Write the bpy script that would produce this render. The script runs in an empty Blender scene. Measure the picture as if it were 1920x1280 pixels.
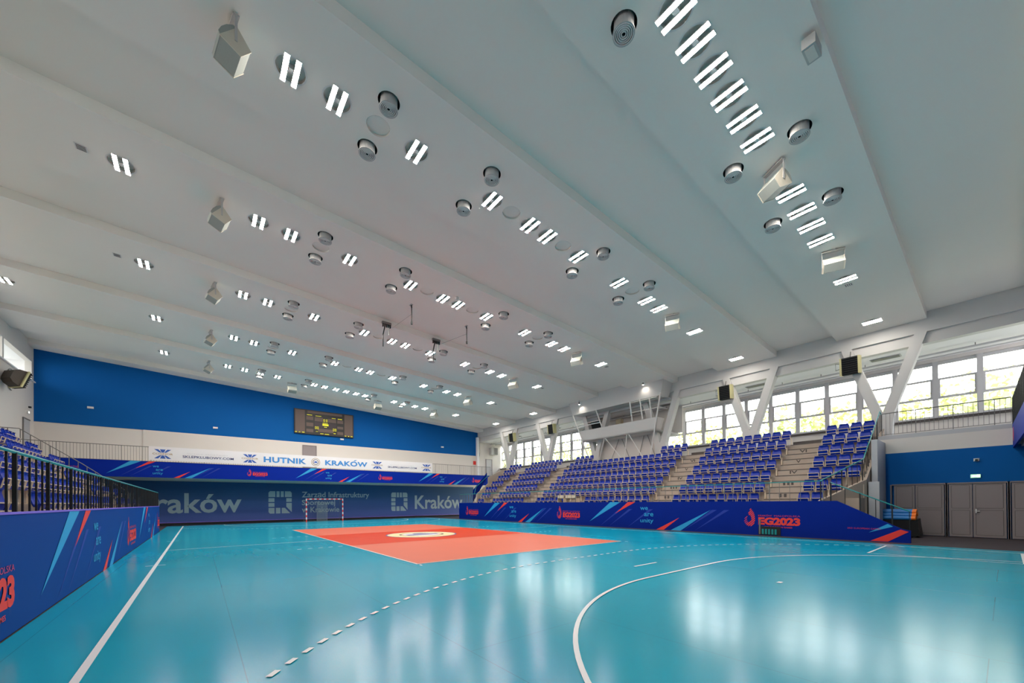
import bpy, bmesh, math, random
from mathutils import Vector, Matrix
PI = math.pi
random.seed(7)
S = bpy.context.scene
COL = S.collection
# ---------------------------------------------------------------- camera
cam_d = bpy.data.cameras.new('camera'); cam = bpy.data.objects.new('camera', cam_d); COL.objects.link(cam)
F_PX, YAW, V0, ROLL, PITCH = 737.534, 0.67299, 936.157, -0.00792, 0.00577
CAM = Vector((0.945, 1.179, 1.657))
cam_d.sensor_fit = 'HORIZONTAL'; cam_d.sensor_width = 36.0; cam_d.lens = F_PX / 1920 * 36
cam_d.shift_y = (V0 - 640) / 1920; cam_d.clip_start = 0.05; cam_d.clip_end = 400
fw = Vector((math.sin(YAW)*math.cos(PITCH), math.cos(YAW)*math.cos(PITCH), math.sin(PITCH)))
rt = Vector((math.cos(YAW), -math.sin(YAW), 0)); up = rt.cross(fw)
r2 = rt*math.cos(ROLL) + up*math.sin(ROLL); u2 = -rt*math.sin(ROLL) + up*math.cos(ROLL)
cam.matrix_world = Matrix(((r2.x, u2.x, -fw.x, CAM.x), (r2.y, u2.y, -fw.y, CAM.y), (r2.z, u2.z, -fw.z, CAM.z), (0, 0, 0, 1)))
S.camera = cam
# ---------------------------------------------------------------- world, exposure
W = bpy.data.worlds.new('sky'); S.world = W; W.use_nodes = True
wn = W.node_tree.nodes; wl = W.node_tree.links
bg = wn['Background']
tc = wn.new('ShaderNodeTexCoord'); sep = wn.new('ShaderNodeSeparateXYZ'); rmp = wn.new('ShaderNodeValToRGB')
wl.new(tc.outputs['Generated'], sep.inputs[0]); wl.new(sep.outputs['Z'], rmp.inputs[0]); wl.new(rmp.outputs[0], bg.inputs['Color'])
rmp.color_ramp.elements[0].position = 0.0; rmp.color_ramp.elements[0].color = (1.0, 0.97, 0.95, 1)
rmp.color_ramp.elements[1].position = 0.8; rmp.color_ramp.elements[1].color = (0.78, 0.88, 1.0, 1)
bg.inputs['Strength'].default_value = 9.0
LAMP = 165.0          # emission of the ceiling light bars
vs = S.view_settings
S.display_settings.display_device = 'sRGB'
vs.view_transform = 'Standard'; vs.look = 'None'; vs.exposure = 0.12; vs.gamma = 1.0; vs.use_curve_mapping = False

# ---------------------------------------------------------------- materials
def lin(c):
    return tuple(((x/255)/12.92 if x/255 <= 0.04045 else ((x/255+0.055)/1.055)**2.4) for x in c)
MATS = {}
def mat(name, rgb, rough=0.5, metal=0.0, emit=0.0, noise=0.0, nscale=8.0, bump=0.0, spec=0.5, coords='Object'):
    m = bpy.data.materials.new(name); m.use_nodes = True
    n = m.node_tree.nodes; l = m.node_tree.links; b = n['Principled BSDF']
    c = (*lin(rgb), 1)
    b.inputs['Base Color'].default_value = c
    b.inputs['Roughness'].default_value = rough; b.inputs['Metallic'].default_value = metal
    b.inputs['Specular IOR Level'].default_value = spec
    if emit:
        b.inputs['Emission Color'].default_value = c; b.inputs['Emission Strength'].default_value = emit
    if noise or bump:
        t = n.new('ShaderNodeTexCoord'); no = n.new('ShaderNodeTexNoise'); no.inputs['Scale'].default_value = nscale; no.inputs['Detail'].default_value = 4
        l.new(t.outputs[coords], no.inputs['Vector'])
        if noise:
            mx = n.new('ShaderNodeMix'); mx.data_type = 'RGBA'; mx.blend_type = 'MULTIPLY'
            mr = n.new('ShaderNodeMapRange'); mr.inputs[3].default_value = 1-noise; mr.inputs[4].default_value = 1+noise*0.3
            l.new(no.outputs['Fac'], mr.inputs[0]); mx.inputs[0].default_value = 1.0
            mx.inputs[6].default_value = c; l.new(mr.outputs[0], mx.inputs[7]); l.new(mx.outputs[2], b.inputs['Base Color'])
        if bump:
            bp = n.new('ShaderNodeBump'); bp.inputs['Strength'].default_value = bump; bp.inputs['Distance'].default_value = 0.02
            l.new(no.outputs['Fac'], bp.inputs['Height']); l.new(bp.outputs[0], b.inputs['Normal'])
    MATS[name] = m; return m
M_CEIL = mat('ceiling_plaster', (235, 230, 223), 0.9, noise=0.03, nscale=0.6)
M_WALL = mat('wall_plaster', (214, 208, 203), 0.85, noise=0.03, nscale=0.7)
M_WHITE = mat('white_plaster', (232, 230, 232), 0.8, noise=0.02, nscale=0.7)
M_BEAM = mat('painted_beam', (200, 198, 196), 0.8, noise=0.03, nscale=0.8)
M_BLUEW = mat('blue_wall_paint', (0, 88, 160), 0.7, noise=0.04, nscale=0.8, spec=0.15)
M_CONC = mat('stand_concrete', (168, 154, 142), 0.8, noise=0.12, nscale=2.5)
M_CONCG = mat('grey_concrete', (176, 178, 184), 0.8, noise=0.06, nscale=2.0)
M_BARR = mat('blue_banner_vinyl', (0, 34, 130), 0.55, noise=0.10, nscale=0.9, spec=0.1)
M_BARL = mat('blue_banner_vinyl_left', (0, 60, 138), 0.55, noise=0.08, nscale=0.9, spec=0.1)
M_BALC = mat('balcony_banner', (0, 38, 146), 0.55, noise=0.08, nscale=0.8, spec=0.1)
M_LBLUE = mat('print_light_blue', (28, 150, 205), 0.55)
M_FBLUE = mat('print_faint_blue', (2, 44, 150), 0.55)
M_RED = mat('print_red', (224, 52, 44), 0.55)
M_PINK = mat('print_pink', (196, 48, 96), 0.55)
M_VIOL = mat('print_violet', (120, 96, 205), 0.55)
M_WBAN = mat('white_banner', (226, 220, 222), 0.6, noise=0.05, nscale=1.5)
M_GOLD = mat('print_gold', (176, 150, 120), 0.6)
M_NAVY = mat('print_navy', (30, 48, 110), 0.6)
M_CBLUE = mat('print_club_blue', (58, 130, 196), 0.6)
M_LOGOB = mat('print_logo_blue', (44, 86, 168), 0.6)
M_GREYT = mat('print_grey', (150, 168, 178), 0.6)
M_GREYF = mat('print_grey_faint', (196, 190, 196), 0.6)
M_SEAT = mat('seat_plastic', (0, 42, 158), 0.28, noise=0.05, nscale=3, spec=0.35)
M_CREAM = mat('cream_metal', (214, 196, 172), 0.45)
M_BLACK = mat('black_metal', (16, 18, 20), 0.5)
M_TURQ = mat('turquoise_rail', (20, 130, 132), 0.35)
M_STEEL = mat('grey_steel', (112, 110, 108), 0.45)
M_WMET = mat('white_metal', (216, 214, 212), 0.4)
M_WFRAME = mat('window_frame_paint', (190, 188, 190), 0.5)
M_DOOR = mat('door_grey', (138, 128, 130), 0.55, noise=0.03, nscale=2)
M_DOORF = mat('door_frame_grey', (124, 115, 118), 0.5)
M_DARK = mat('dark_rubber', (58, 50, 54), 0.6, noise=0.1, nscale=2)
M_VOID = mat('dark_void', (30, 30, 32), 0.9)
M_SPK = mat('speaker_case', (198, 190, 174), 0.6, noise=0.05, nscale=6)
M_SPKG = mat('speaker_grille', (150, 154, 148), 0.7, noise=0.1, nscale=60)
M_VENT = mat('vent_enamel', (176, 174, 172), 0.5)
M_CAN = mat('lamp_can', (214, 208, 200), 0.6)
M_HEAT = mat('heater_cream', (196, 188, 140), 0.5)
M_LINE = mat('white_line_paint', (226, 224, 226), 0.35)
M_CRTL = mat('court_light_orange', (202, 104, 80), 0.42, noise=0.05, nscale=0.8, spec=0.08)
M_CRTD = mat('court_dark_orange', (196, 56, 0), 0.42, noise=0.05, nscale=0.8, spec=0.08)
M_EMBC = mat('emblem_cream', (236, 216, 160), 0.35)
M_EMBB = mat('emblem_blue', (70, 76, 140), 0.35)
M_EMBD = mat('emblem_dark', (80, 64, 50), 0.35)
M_SCRF = mat('scoreboard_case', (22, 18, 18), 0.5)
M_SCRP = mat('scoreboard_panel', (98, 80, 74), 0.6, noise=0.12, nscale=30)
M_SCRD = mat('scoreboard_dark', (44, 28, 38), 0.5)
M_YEL = mat('scoreboard_led', (196, 190, 20), 0.5, emit=0.7)
M_ORNG = mat('orange_foam', (240, 120, 20), 0.5)
M_ROLL = mat('blue_foam', (16, 116, 190), 0.45)
M_NET = mat('net_cord', (150, 150, 165), 0.8)
M_MATF = mat('paper_white', (225, 220, 210), 0.7)
M_SKIN = mat('cabinet_cream', (200, 186, 158), 0.6)
M_TRUNK = mat('bark', (90, 78, 66), 0.9)
M_LEAF = mat('leaf_green', (204, 210, 150), 0.8, noise=0.35, nscale=1.2)
M_LEAF2 = mat('leaf_yellow_green', (214, 212, 140), 0.8, noise=0.35, nscale=1.2)
M_GRASSG = mat('outside_lawn', (190, 190, 160), 0.9, noise=0.2, nscale=0.4)
M_TREE_D = mat('dark_warm_grey', (84, 78, 76), 0.8)  # dark grey for nosings, numerals, kick boards, door beads; also the sill shade strip
M_LIT = mat('lamp_bar', (255, 247, 236), 0.5, emit=LAMP)
M_SPOT = mat('spot_lens', (255, 240, 220), 0.5, emit=60)
M_EXIT = mat('exit_sign_face', (150, 225, 170), 0.5, emit=1.6)
M_EXITW = mat('exit_sign_symbol', (250, 255, 250), 0.5, emit=2.0)
# clear glass that passes light and mirrors a little
def glassmat():
    m = bpy.data.materials.new('window_glass'); m.use_nodes = True; n = m.node_tree.nodes; l = m.node_tree.links
    n.remove(n['Principled BSDF']); o = n['Material Output']
    t = n.new('ShaderNodeBsdfTransparent'); g = n.new('ShaderNodeBsdfGlossy'); g.inputs['Roughness'].default_value = 0.03
    fr = n.new('ShaderNodeFresnel'); fr.inputs[0].default_value = 1.25; mx = n.new('ShaderNodeMixShader')
    t.inputs[0].default_value = (0.96, 0.97, 0.96, 1)
    l.new(fr.outputs[0], mx.inputs[0]); l.new(t.outputs[0], mx.inputs[1]); l.new(g.outputs[0], mx.inputs[2]); l.new(mx.outputs[0], o.inputs[0])
    return m
M_GLASS = glassmat()
# floor: glossy teal sports vinyl laid in rolls
def floormat():
    m = bpy.data.materials.new('teal_sports_vinyl'); m.use_nodes = True; n = m.node_tree.nodes; l = m.node_tree.links; b = n['Principled BSDF']; b.inputs['Specular IOR Level'].default_value = 0.28
    tcn = n.new('ShaderNodeTexCoord')
    mp = n.new('ShaderNodeMapping'); mp.inputs['Scale'].default_value = (3.0, 0.35, 1); l.new(tcn.outputs['Object'], mp.inputs[0])
    no = n.new('ShaderNodeTexNoise'); no.inputs['Scale'].default_value = 1.2; no.inputs['Detail'].default_value = 5; l.new(mp.outputs[0], no.inputs['Vector'])
    n2 = n.new('ShaderNodeTexNoise'); n2.inputs['Scale'].default_value = 0.25; n2.inputs['Detail'].default_value = 2; l.new(tcn.outputs['Object'], n2.inputs['Vector'])
    cr = n.new('ShaderNodeValToRGB'); l.new(n2.outputs['Fac'], cr.inputs[0])
    cr.color_ramp.elements[0].position = 0.35; cr.color_ramp.elements[0].color = (*lin((0, 150, 176)), 1)
    cr.color_ramp.elements[1].position = 0.7; cr.color_ramp.elements[1].color = (*lin((0, 162, 188)), 1)
    bk = n.new('ShaderNodeTexBrick'); bk.offset = 0.37; bk.inputs['Scale'].default_value = 1.0; bk.inputs['Brick Width'].default_value = 9.7
    bk.inputs['Row Height'].default_value = 2.0; bk.inputs['Mortar Size'].default_value = 0.006; bk.inputs['Mortar Smooth'].default_value = 0.6
    mp2 = n.new('ShaderNodeMapping'); mp2.inputs['Rotation'].default_value = (0, 0, PI/2); mp2.inputs['Location'].default_value = (1.3, 0.7, 0)
    l.new(tcn.outputs['Object'], mp2.inputs[0]); l.new(mp2.outputs[0], bk.inputs['Vector'])
    mx = n.new('ShaderNodeMix'); mx.data_type = 'RGBA'; l.new(bk.outputs['Fac'], mx.inputs[0]); l.new(cr.outputs[0], mx.inputs[6]); mx.inputs[7].default_value = (*lin((0, 126, 148)), 1)
    l.new(mx.outputs[2], b.inputs['Base Color'])
    mr = n.new('ShaderNodeMapRange'); mr.inputs[1].default_value = 0.3; mr.inputs[2].default_value = 0.7; mr.inputs[3].default_value = 0.18; mr.inputs[4].default_value = 0.21
    l.new(no.outputs['Fac'], mr.inputs[0]); l.new(mr.outputs[0], b.inputs['Roughness'])
    bp = n.new('ShaderNodeBump'); bp.inputs['Strength'].default_value = 0.02; bp.inputs['Distance'].default_value = 0.01
    return m
M_FLOOR = floormat()
# the big sponsor wall banner under the balcony
def krakmat():
    m = bpy.data.materials.new('city_banner_print'); m.use_nodes = True; n = m.node_tree.nodes; l = m.node_tree.links; b = n['Principled BSDF']
    t = n.new('ShaderNodeTexCoord'); s = n.new('ShaderNodeSeparateXYZ'); l.new(t.outputs['Object'], s.inputs[0])
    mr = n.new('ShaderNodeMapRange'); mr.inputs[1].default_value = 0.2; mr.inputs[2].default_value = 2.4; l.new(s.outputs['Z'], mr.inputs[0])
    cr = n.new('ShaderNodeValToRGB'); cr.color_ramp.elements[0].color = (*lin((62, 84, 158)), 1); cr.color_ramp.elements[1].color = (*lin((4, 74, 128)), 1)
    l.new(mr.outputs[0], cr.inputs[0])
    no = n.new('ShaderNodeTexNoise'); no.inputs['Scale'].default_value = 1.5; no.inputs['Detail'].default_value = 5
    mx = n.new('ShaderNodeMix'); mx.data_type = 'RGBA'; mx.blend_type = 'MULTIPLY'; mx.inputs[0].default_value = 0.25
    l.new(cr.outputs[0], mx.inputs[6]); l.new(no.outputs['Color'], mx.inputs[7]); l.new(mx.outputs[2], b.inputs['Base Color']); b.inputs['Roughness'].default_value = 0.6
    return m
M_KRAK = krakmat()

# ---------------------------------------------------------------- mesh helpers
class MB:
    def __init__(s): s.v = []; s.f = []; s.sm = False
    def quad(s, a, b, c, d):
        k = len(s.v); s.v += [tuple(a), tuple(b), tuple(c), tuple(d)]; s.f.append((k, k+1, k+2, k+3)); return s
    def poly(s, pts):
        k = len(s.v); s.v += [tuple(p) for p in pts]; s.f.append(tuple(range(k, k+len(pts)))); return s
    def box(s, x0, x1, y0, y1, z0, z1):
        return s.hexa([(x0,y0,z0),(x1,y0,z0),(x1,y1,z0),(x0,y1,z0)], [(x0,y0,z1),(x1,y0,z1),(x1,y1,z1),(x0,y1,z1)])
    def hexa(s, bot, top):
        k = len(s.v); n = len(bot); s.v += [tuple(p) for p in bot] + [tuple(p) for p in top]
        s.f.append(tuple(k+i for i in range(n))[::-1]); s.f.append(tuple(k+n+i for i in range(n)))
        for i in range(n):
            j = (i+1) % n; s.f.append((k+i, k+j, k+n+j, k+n+i))
        return s
    def prism(s, pts, axis, a, b):
        """pts: 2-D outline in the other two axes; extruded along axis from a to b"""
        def P(p, t):
            return {'x': (t, p[0], p[1]), 'y': (p[0], t, p[1]), 'z': (p[0], p[1], t)}[axis]
        return s.hexa([P(p, a) for p in pts], [P(p, b) for p in pts])
    def bar(s, a, b, w, h=None, upv=(0, 0, 1)):
        a = Vector(a); b = Vector(b); d = (b-a).normalized(); u = Vector(upv)
        if abs(d.dot(u)) > 0.95: u = Vector((1, 0, 0))
        r = d.cross(u).normalized(); u = r.cross(d).normalized(); h = h or w
        o = [(-w/2, -h/2), (w/2, -h/2), (w/2, h/2), (-w/2, h/2)]
        return s.hexa([a + r*p + u*q for p, q in o], [b + r*p + u*q for p, q in o])
    def tube(s, pts, r, n=6):
        pts = [Vector(p) for p in pts]; rings = []
        for i, p in enumerate(pts):
            d = ((pts[min(i+1, len(pts)-1)] - p).normalized() + (p - pts[max(i-1, 0)]).normalized())
            d = d.normalized() if d.length > 1e-6 else Vector((0, 0, 1))
            u = Vector((0, 0, 1)) if abs(d.z) < 0.95 else Vector((1, 0, 0))
            a = d.cross(u).normalized(); b = a.cross(d).normalized(); k = len(s.v)
            for j in range(n):
                t = 2*PI*j/n; s.v.append(tuple(p + a*(r*math.cos(t)) + b*(r*math.sin(t))))
            rings.append(k)
        for q in range(len(rings)-1):
            for j in range(n):
                j2 = (j+1) % n; s.f.append((rings[q]+j, rings[q]+j2, rings[q+1]+j2, rings[q+1]+j))
        s.f.append(tuple(rings[0]+j for j in range(n))[::-1]); s.f.append(tuple(rings[-1]+j for j in range(n)))
        return s
    def lathe(s, prof, n=24, c=(0, 0, 0), cap=False):
        rings = []
        for r, z in prof:
            k = len(s.v)
            for j in range(n):
                t = 2*PI*j/n; s.v.append((c[0]+r*math.cos(t), c[1]+r*math.sin(t), c[2]+z))
            rings.append(k)
        for q in range(len(rings)-1):
            for j in range(n):
                j2 = (j+1) % n; s.f.append((rings[q]+j, rings[q]+j2, rings[q+1]+j2, rings[q+1]+j))
        if cap:
            s.f.append(tuple(rings[-1]+j for j in range(n)))
        return s
    def build(s, name, m, parent=None, smooth=False, loc=None, world=False):
        me = bpy.data.meshes.new(name); me.from_pydata(s.v, [], s.f); me.update(calc_edges=True)
        bm = bmesh.new(); bm.from_mesh(me); bmesh.ops.remove_doubles(bm, verts=bm.verts, dist=1e-5) if smooth else None
        bmesh.ops.recalc_face_normals(bm, faces=bm.faces); bm.to_mesh(me); bm.free()
        if smooth:
            me.polygons.foreach_set('use_smooth', [True]*len(me.polygons))
        me.materials.append(m)
        o = bpy.data.objects.new(name, me); COL.objects.link(o)
        if parent: o.parent = parent
        if loc is not None: o.location = loc
        return o
def tag(o, label=None, cat=None, group=None, kind=None):
    if label: o['label'] = label
    if cat: o['category'] = cat
    if group: o['group'] = group
    if kind: o['kind'] = kind
    return o
def thing(name, label, cat, loc=(0, 0, 0), group=None, rot=(0, 0, 0), kind=None):
    o = bpy.data.objects.new(name, None); COL.objects.link(o); o.empty_display_size = 0.2
    o.location = loc; o.rotation_euler = rot
    return tag(o, label, cat, group, kind)
def dup(root, loc, label=None, group=None, rot=None):
    def cp(o, par):
        c = o.copy(); COL.objects.link(c); c.parent = par
        for ch in KIDS.get(o.name, []): cp(ch, c)
        return c
    r = root.copy(); COL.objects.link(r); r.location = loc
    if rot is not None: r.rotation_euler = rot
    if label: r['label'] = label
    if group: r['group'] = group
    for ch in KIDS.get(root.name, []): cp(ch, r)
    return r
KIDS = {}
def freeze(root):
    """remember the children of a prototype so copies need no search"""
    for o in [root] + list(root.children_recursive):
        KIDS[o.name] = list(o.children)
    return root
ORD = ['first', 'second', 'third', 'fourth', 'fifth', 'sixth', 'seventh', 'eighth', 'ninth', 'tenth', 'eleventh', 'twelfth', 'thirteenth', 'fourteenth',
       'fifteenth', 'sixteenth', 'seventeenth', 'eighteenth', 'nineteenth', 'twentieth', 'twenty-first', 'twenty-second', 'twenty-third', 'twenty-fourth',
       'twenty-fifth', 'twenty-sixth', 'twenty-seventh', 'twenty-eighth', 'twenty-ninth', 'thirtieth', 'thirty-first', 'thirty-second']
# flat print: a frame maps (u right, v up) to the world, d is how far the print stands off the cloth
class Face:
    def __init__(s, o, u, v, n): s.o = Vector(o); s.u = Vector(u); s.v = Vector(v); s.n = Vector(n)
    def P(s, a, b, d=0.004): return s.o + s.u*a + s.v*b + s.n*d
def shape(face, polys, name, m, parent, d=0.006):
    b = MB()
    for p in polys: b.poly([face.P(x, y, d) for x, y in p])
    return b.build(name, m, parent)
def lettering(face, txt, u0, u1, v0, v1, m, parent, bold=0.0, spacing=1.0, shear=0.0, name='lettering', d=0.008, fit=True, linesp=1.0):
    cu = bpy.data.curves.new('txt', 'FONT'); cu.body = txt; cu.size = 1.0; cu.offset = bold; cu.space_character = spacing; cu.shear = shear
    cu.resolution_u = 3; cu.space_line = linesp
    t = bpy.data.objects.new('txt', cu); COL.objects.link(t); bpy.context.view_layer.update()
    me = bpy.data.meshes.new_from_object(t.evaluated_get(bpy.context.evaluated_depsgraph_get()))
    bpy.data.objects.remove(t); bpy.data.curves.remove(cu)
    xs = [v.co.x for v in me.vertices]; ys = [v.co.y for v in me.vertices]
    ax, bx, ay, by = min(xs), max(xs), min(ys), max(ys)
    for v in me.vertices:
        a = u0 + (v.co.x-ax)/(bx-ax)*(u1-u0); b = v0 + (v.co.y-ay)/(by-ay)*(v1-v0)
        v.co = face.P(a, b, d)
    me.materials.clear(); me.materials.append(m)
    o = bpy.data.objects.new(name, me); COL.objects.link(o); o.parent = parent
    return o
def disc(face, cu_, cv, ru, rv, n=24):
    return [(cu_+ru*math.cos(2*PI*i/n), cv+rv*math.sin(2*PI*i/n)) for i in range(n)]

# ---------------------------------------------------------------- dimensions (metres; court corner at 0,0)
XL, XR = -7.8, 28.3            # hall faces of the two long walls
YN, YF = -2.3, 42.3            # end walls
ROWS = [5.19+6.265*k for k in range(6)]
def zc(x): return 10.31 + 0.0559*(28.3-x)
TILT = math.atan(0.0559)
STEP = 0.33

# ================================================================ SETTING
floor = MB().box(-9, 32, YN-0.2, YF+0.2, -0.3, 0).build('floor', M_DARK); tag(floor, kind='structure')
court = MB().box(-0.92, 20.75, YN, 41.2, 0, 0.004).build('court_surface', M_FLOOR, floor)
def marking(x0, x1, y0, y1, z=0.013, m=M_LINE, name='marking'):
    return MB().quad((x0, y0, z), (x1, y0, z), (x1, y1, z), (x0, y1, z)).build(name, m, floor)
marking(5.5, 14.5, 11, 29, 0.007, M_CRTL, 'volleyball_court')
marking(5.5, 14.5, 17, 23, 0.010, M_CRTD, 'attack_zone')
for x0, x1, y0, y1 in ((5.5, 5.55, 11, 29), (14.45, 14.5, 11, 29), (5.55, 14.45, 11, 11.05), (5.55, 14.45, 28.95, 29)): marking(x0, x1, y0, y1)
marking(0, 0.075, YN, 40); marking(19.93, 19.98, YN, 40); marking(0, 20, 39.95, 40)
marking(0.08, 5.5, 19.965, 20.015, m=M_LINE); marking(14.5, 19.9, 19.97, 20.01); marking(5.55, 14.45, 19.98, 20.02, m=M_CRTL)
for y in (15.5, 24.5): marking(-0.17, 0.24, y-0.02, y+0.02)
for y in (15.5, 24.5): marking(19.75, 20.2, y-0.02, y+0.02)
for y in (17, 23):
    for k in range(5): marking(5.25-0.35*k-0.15, 5.25-0.35*k, y-0.025, y+0.025)
    for k in range(5): marking(14.75+0.35*k, 14.9+0.35*k, y-0.025, y+0.025)
marking(9.5, 10.5, 6.97, 7.03); marking(9.93, 10.08, 3.96, 4.04)
for a in ((16.9, 19.85, 3.78, 3.84), (16.93, 19.9, 0.84, 0.92), (16.9, 16.94, 0.9, 3.8)): marking(*a)
for x in (5.5, 14.52): marking(x, x+0.05, 10.72, 10.87)
# goal-area line (6 m) and dashed nine-metre line, both ends
def arcline(r, w, dashed, sign, base):
    pts = []
    n = 60
    for i in range(n+1):
        a = PI - PI/2*i/n; pts.append((8.5+r*math.cos(a), r*math.sin(a)))
    m = 12 if dashed else 2
    for i in range(1, m): pts.append((8.5+3*i/m, r))
    for i in range(n+1):
        a = PI/2 - PI/2*i/n; pts.append((11.5+r*math.cos(a), r*math.sin(a)))
    # arc-length resample
    L = [0]
    for i in range(1, len(pts)): L.append(L[-1]+math.dist(pts[i], pts[i-1]))
    def at(s_):
        for i in range(1, len(pts)):
            if L[i] >= s_:
                t = (s_-L[i-1])/(L[i]-L[i-1]+1e-9); return (pts[i-1][0]+(pts[i][0]-pts[i-1][0])*t, pts[i-1][1]+(pts[i][1]-pts[i-1][1])*t)
        return pts[-1]
    segs = []
    if dashed:
        s0 = 0.0
        while s0 < L[-1]: segs.append((s0, min(s0+0.15, L[-1]))); s0 += 0.30
    else: segs = [(L[-1]*i/90, L[-1]*(i+1)/90) for i in range(90)]
    b = MB()
    for s0, s1 in segs:
        p, q = at(s0), at(s1)
        if max(p[0], q[0]) > 20 or min(p[0], q[0]) < 0: continue
        dx, dy = q[0]-p[0], q[1]-p[1]; l = math.hypot(dx, dy) or 1; nx, ny = -dy/l*w/2, dx/l*w/2
        Z = 0.014
        yy = lambda y: base + sign*y
        pp = [(p[0]+nx, yy(p[1]+ny), Z), (p[0]-nx, yy(p[1]-ny), Z), (q[0]-nx, yy(q[1]-ny), Z), (q[0]+nx, yy(q[1]+ny), Z)]
        b.poly(pp if sign > 0 else pp[::-1])
    return b.build('dashed_marking' if dashed else 'goal_area_line', M_LINE, floor)
arcline(5.97, 0.06, False, 1, 0); arcline(8.97, 0.06, True, 1, 0)
arcline(5.97, 0.06, False, -1, 40); arcline(8.97, 0.06, True, -1, 40)
# club emblem printed in the centre circle
FE = Face((9.95, 19.97, 0.0), (1, 0, 0), (0, 1, 0), (0, 0, 1))
def ringpts(r0, r1, a0, a1, n=30):
    o = [(r1*math.cos(a0+(a1-a0)*i/n), r1*math.sin(a0+(a1-a0)*i/n)) for i in range(n+1)]
    return o + [(r0*math.cos(a1-(a1-a0)*i/n), r0*math.sin(a1-(a1-a0)*i/n)) for i in range(n+1)]
shape(FE, [disc(FE, 0, 0, 1.78, 1.78, 40)], 'emblem_rim', M_EMBB, floor, 0.016)
shape(FE, [disc(FE, 0, 0, 1.7, 1.7, 40)], 'emblem_field', M_EMBC, floor, 0.018)
shape(FE, [ringpts(1.02, 1.12, a, a+0.5, 6) for a in [i*2*PI/12 for i in range(12)]], 'emblem_wreath', M_EMBD, floor, 0.020)
shape(FE, [disc(FE, 0, 0, 0.95, 0.95, 30)], 'emblem_centre', M_LINE, floor, 0.020)
shape(FE, [[(-0.85, -0.3), (0.8, -0.35), (0.85, 0.05), (-0.8, 0.2)], [(-0.3, 0.3), (0.6, 0.25), (0.3, 0.7), (-0.2, 0.75)]], 'emblem_stripe', M_EMBB, floor, 0.022)

# --- ceiling with lowered strips, holes where lamps and vents sit
LX = {0: [8.42, 9.21, 10.03, 10.84, 11.69, 12.54, 15.16, 16.2, 17.19, 18.26, 21.73, 26.9]}
base = [2.65, 3.67, 5.78, 8.41, 10.04, 10.87, 12.54, 15.12, 17.19, 18.24, 21.7]
LX[1] = base + [26.9]; LX[2] = [-0.85] + base; LX[3] = [-6.12, -0.85] + base; LX[4] = [-6.12, -0.85] + base + [26.9]
LX[5] = [-0.85, 2.65, 3.67, 4.7, 5.8, 8.42, 9.22, 10.1, 10.93, 11.76, 12.54, 15.17, 16.15, 17.25, 18.3, 21.75, 26.9]
VX = [4.68, 7.83, 13.05, 16.15]
VXr = {0: [7.83, 13.05, 16.15]}
VXr.update({k: VX for k in range(1, 6)})
BX = {0: [], 5: []}; BX.update({k: [4.7, 9.21, 11.68, 16.08] for k in range(1, 5)})
RH = {'L': 0.31, 'V': 0.265, 'B': 0.30}
ceil = MB()
cx0, cx1 = XL-0.0, XR+0.05
ylo = YN
for k in range(-1, 7):
    ya = 5.19+6.265*k+1.68; yb = 5.19+6.265*(k+1)-1.74
    ya = max(ya, YN-0.2); yb = min(yb, YF+0.2)
    if yb > ya: ceil.quad((cx0, ya, zc(cx0)+STEP), (cx1, ya, zc(cx1)+STEP), (cx1, yb, zc(cx1)+STEP), (cx0, yb, zc(cx0)+STEP))
ceil.hexa([(cx0, YN-0.2, zc(cx0)+STEP+0.02), (cx1+4, YN-0.2, zc(cx1)+STEP+0.02), (cx1+4, YF+0.2, zc(cx1)+STEP+0.02), (cx0, YF+0.2, zc(cx0)+STEP+0.02)],
          [(cx0, YN-0.2, zc(cx0)+STEP+0.3), (cx1+4, YN-0.2, zc(cx1)+STEP+0.3), (cx1+4, YF+0.2, zc(cx1)+STEP+0.3), (cx0, YF+0.2, zc(cx0)+STEP+0.3)])
ceiling = ceil.build('ceiling', M_CEIL); tag(ceiling, kind='structure')
def strip(row, y0):
    b = MB()
    lanes = [(-1.74, -1.1, None), (-1.1, -0.5, 'V'), (-0.5, -0.36, None), (-0.36, 0.36, 'L'), (0.36, 0.5, None), (0.5, 1.1, 'V'), (1.1, 1.68, None)]
    for a, c, kind in lanes:
        if y0+a > YF: continue
        holes = []
        if kind == 'V': holes = [(x, 'V') for x in VXr.get(row, [])]
        if kind == 'L': holes = sorted([(x, 'L') for x in LX.get(row, [])] + [(x, 'B') for x in BX.get(row, [])])
        x = cx0; h = (c-a)/2; yc = y0+(a+c)/2
        for hx, t in holes:
            q = (x, hx-h) if hx-h > x+1e-6 else None
            if q: b.quad((q[0], y0+a, zc(q[0])), (q[1], y0+a, zc(q[1])), (q[1], y0+c, zc(q[1])), (q[0], y0+c, zc(q[0])))
            r = RH[t]; n = 24
            for i in range(n):
                t0, t1 = 2*PI*i/n-PI/4, 2*PI*(i+1)/n-PI/4
                def sq(t_):
                    cx_, cy_ = math.cos(t_), math.sin(t_); m_ = max(abs(cx_), abs(cy_)); return (hx+h*cx_/m_, yc+h*cy_/m_)
                p = [(hx+r*math.cos(t0), yc+r*math.sin(t0)), sq(t0), sq(t1), (hx+r*math.cos(t1), yc+r*math.sin(t1))]
                b.poly([(u, v, zc(u)) for u, v in p])
            x = hx+h
        b.quad((x, y0+a, zc(x)), (cx1, y0+a, zc(cx1)), (cx1, y0+c, zc(cx1)), (x, y0+c, zc(x)))
    for yy in (y0-1.74, y0+1.68):
        if yy < YF: b.quad((cx0, yy, zc(cx0)), (cx1, yy, zc(cx1)), (cx1, yy, zc(cx1)+STEP), (cx0, yy, zc(cx0)+STEP))
    me = b.build('ceiling_panel', M_CEIL, ceiling)
    return me
for k in range(-1, 7):
    strip(k, 5.19+6.265*k)
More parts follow.
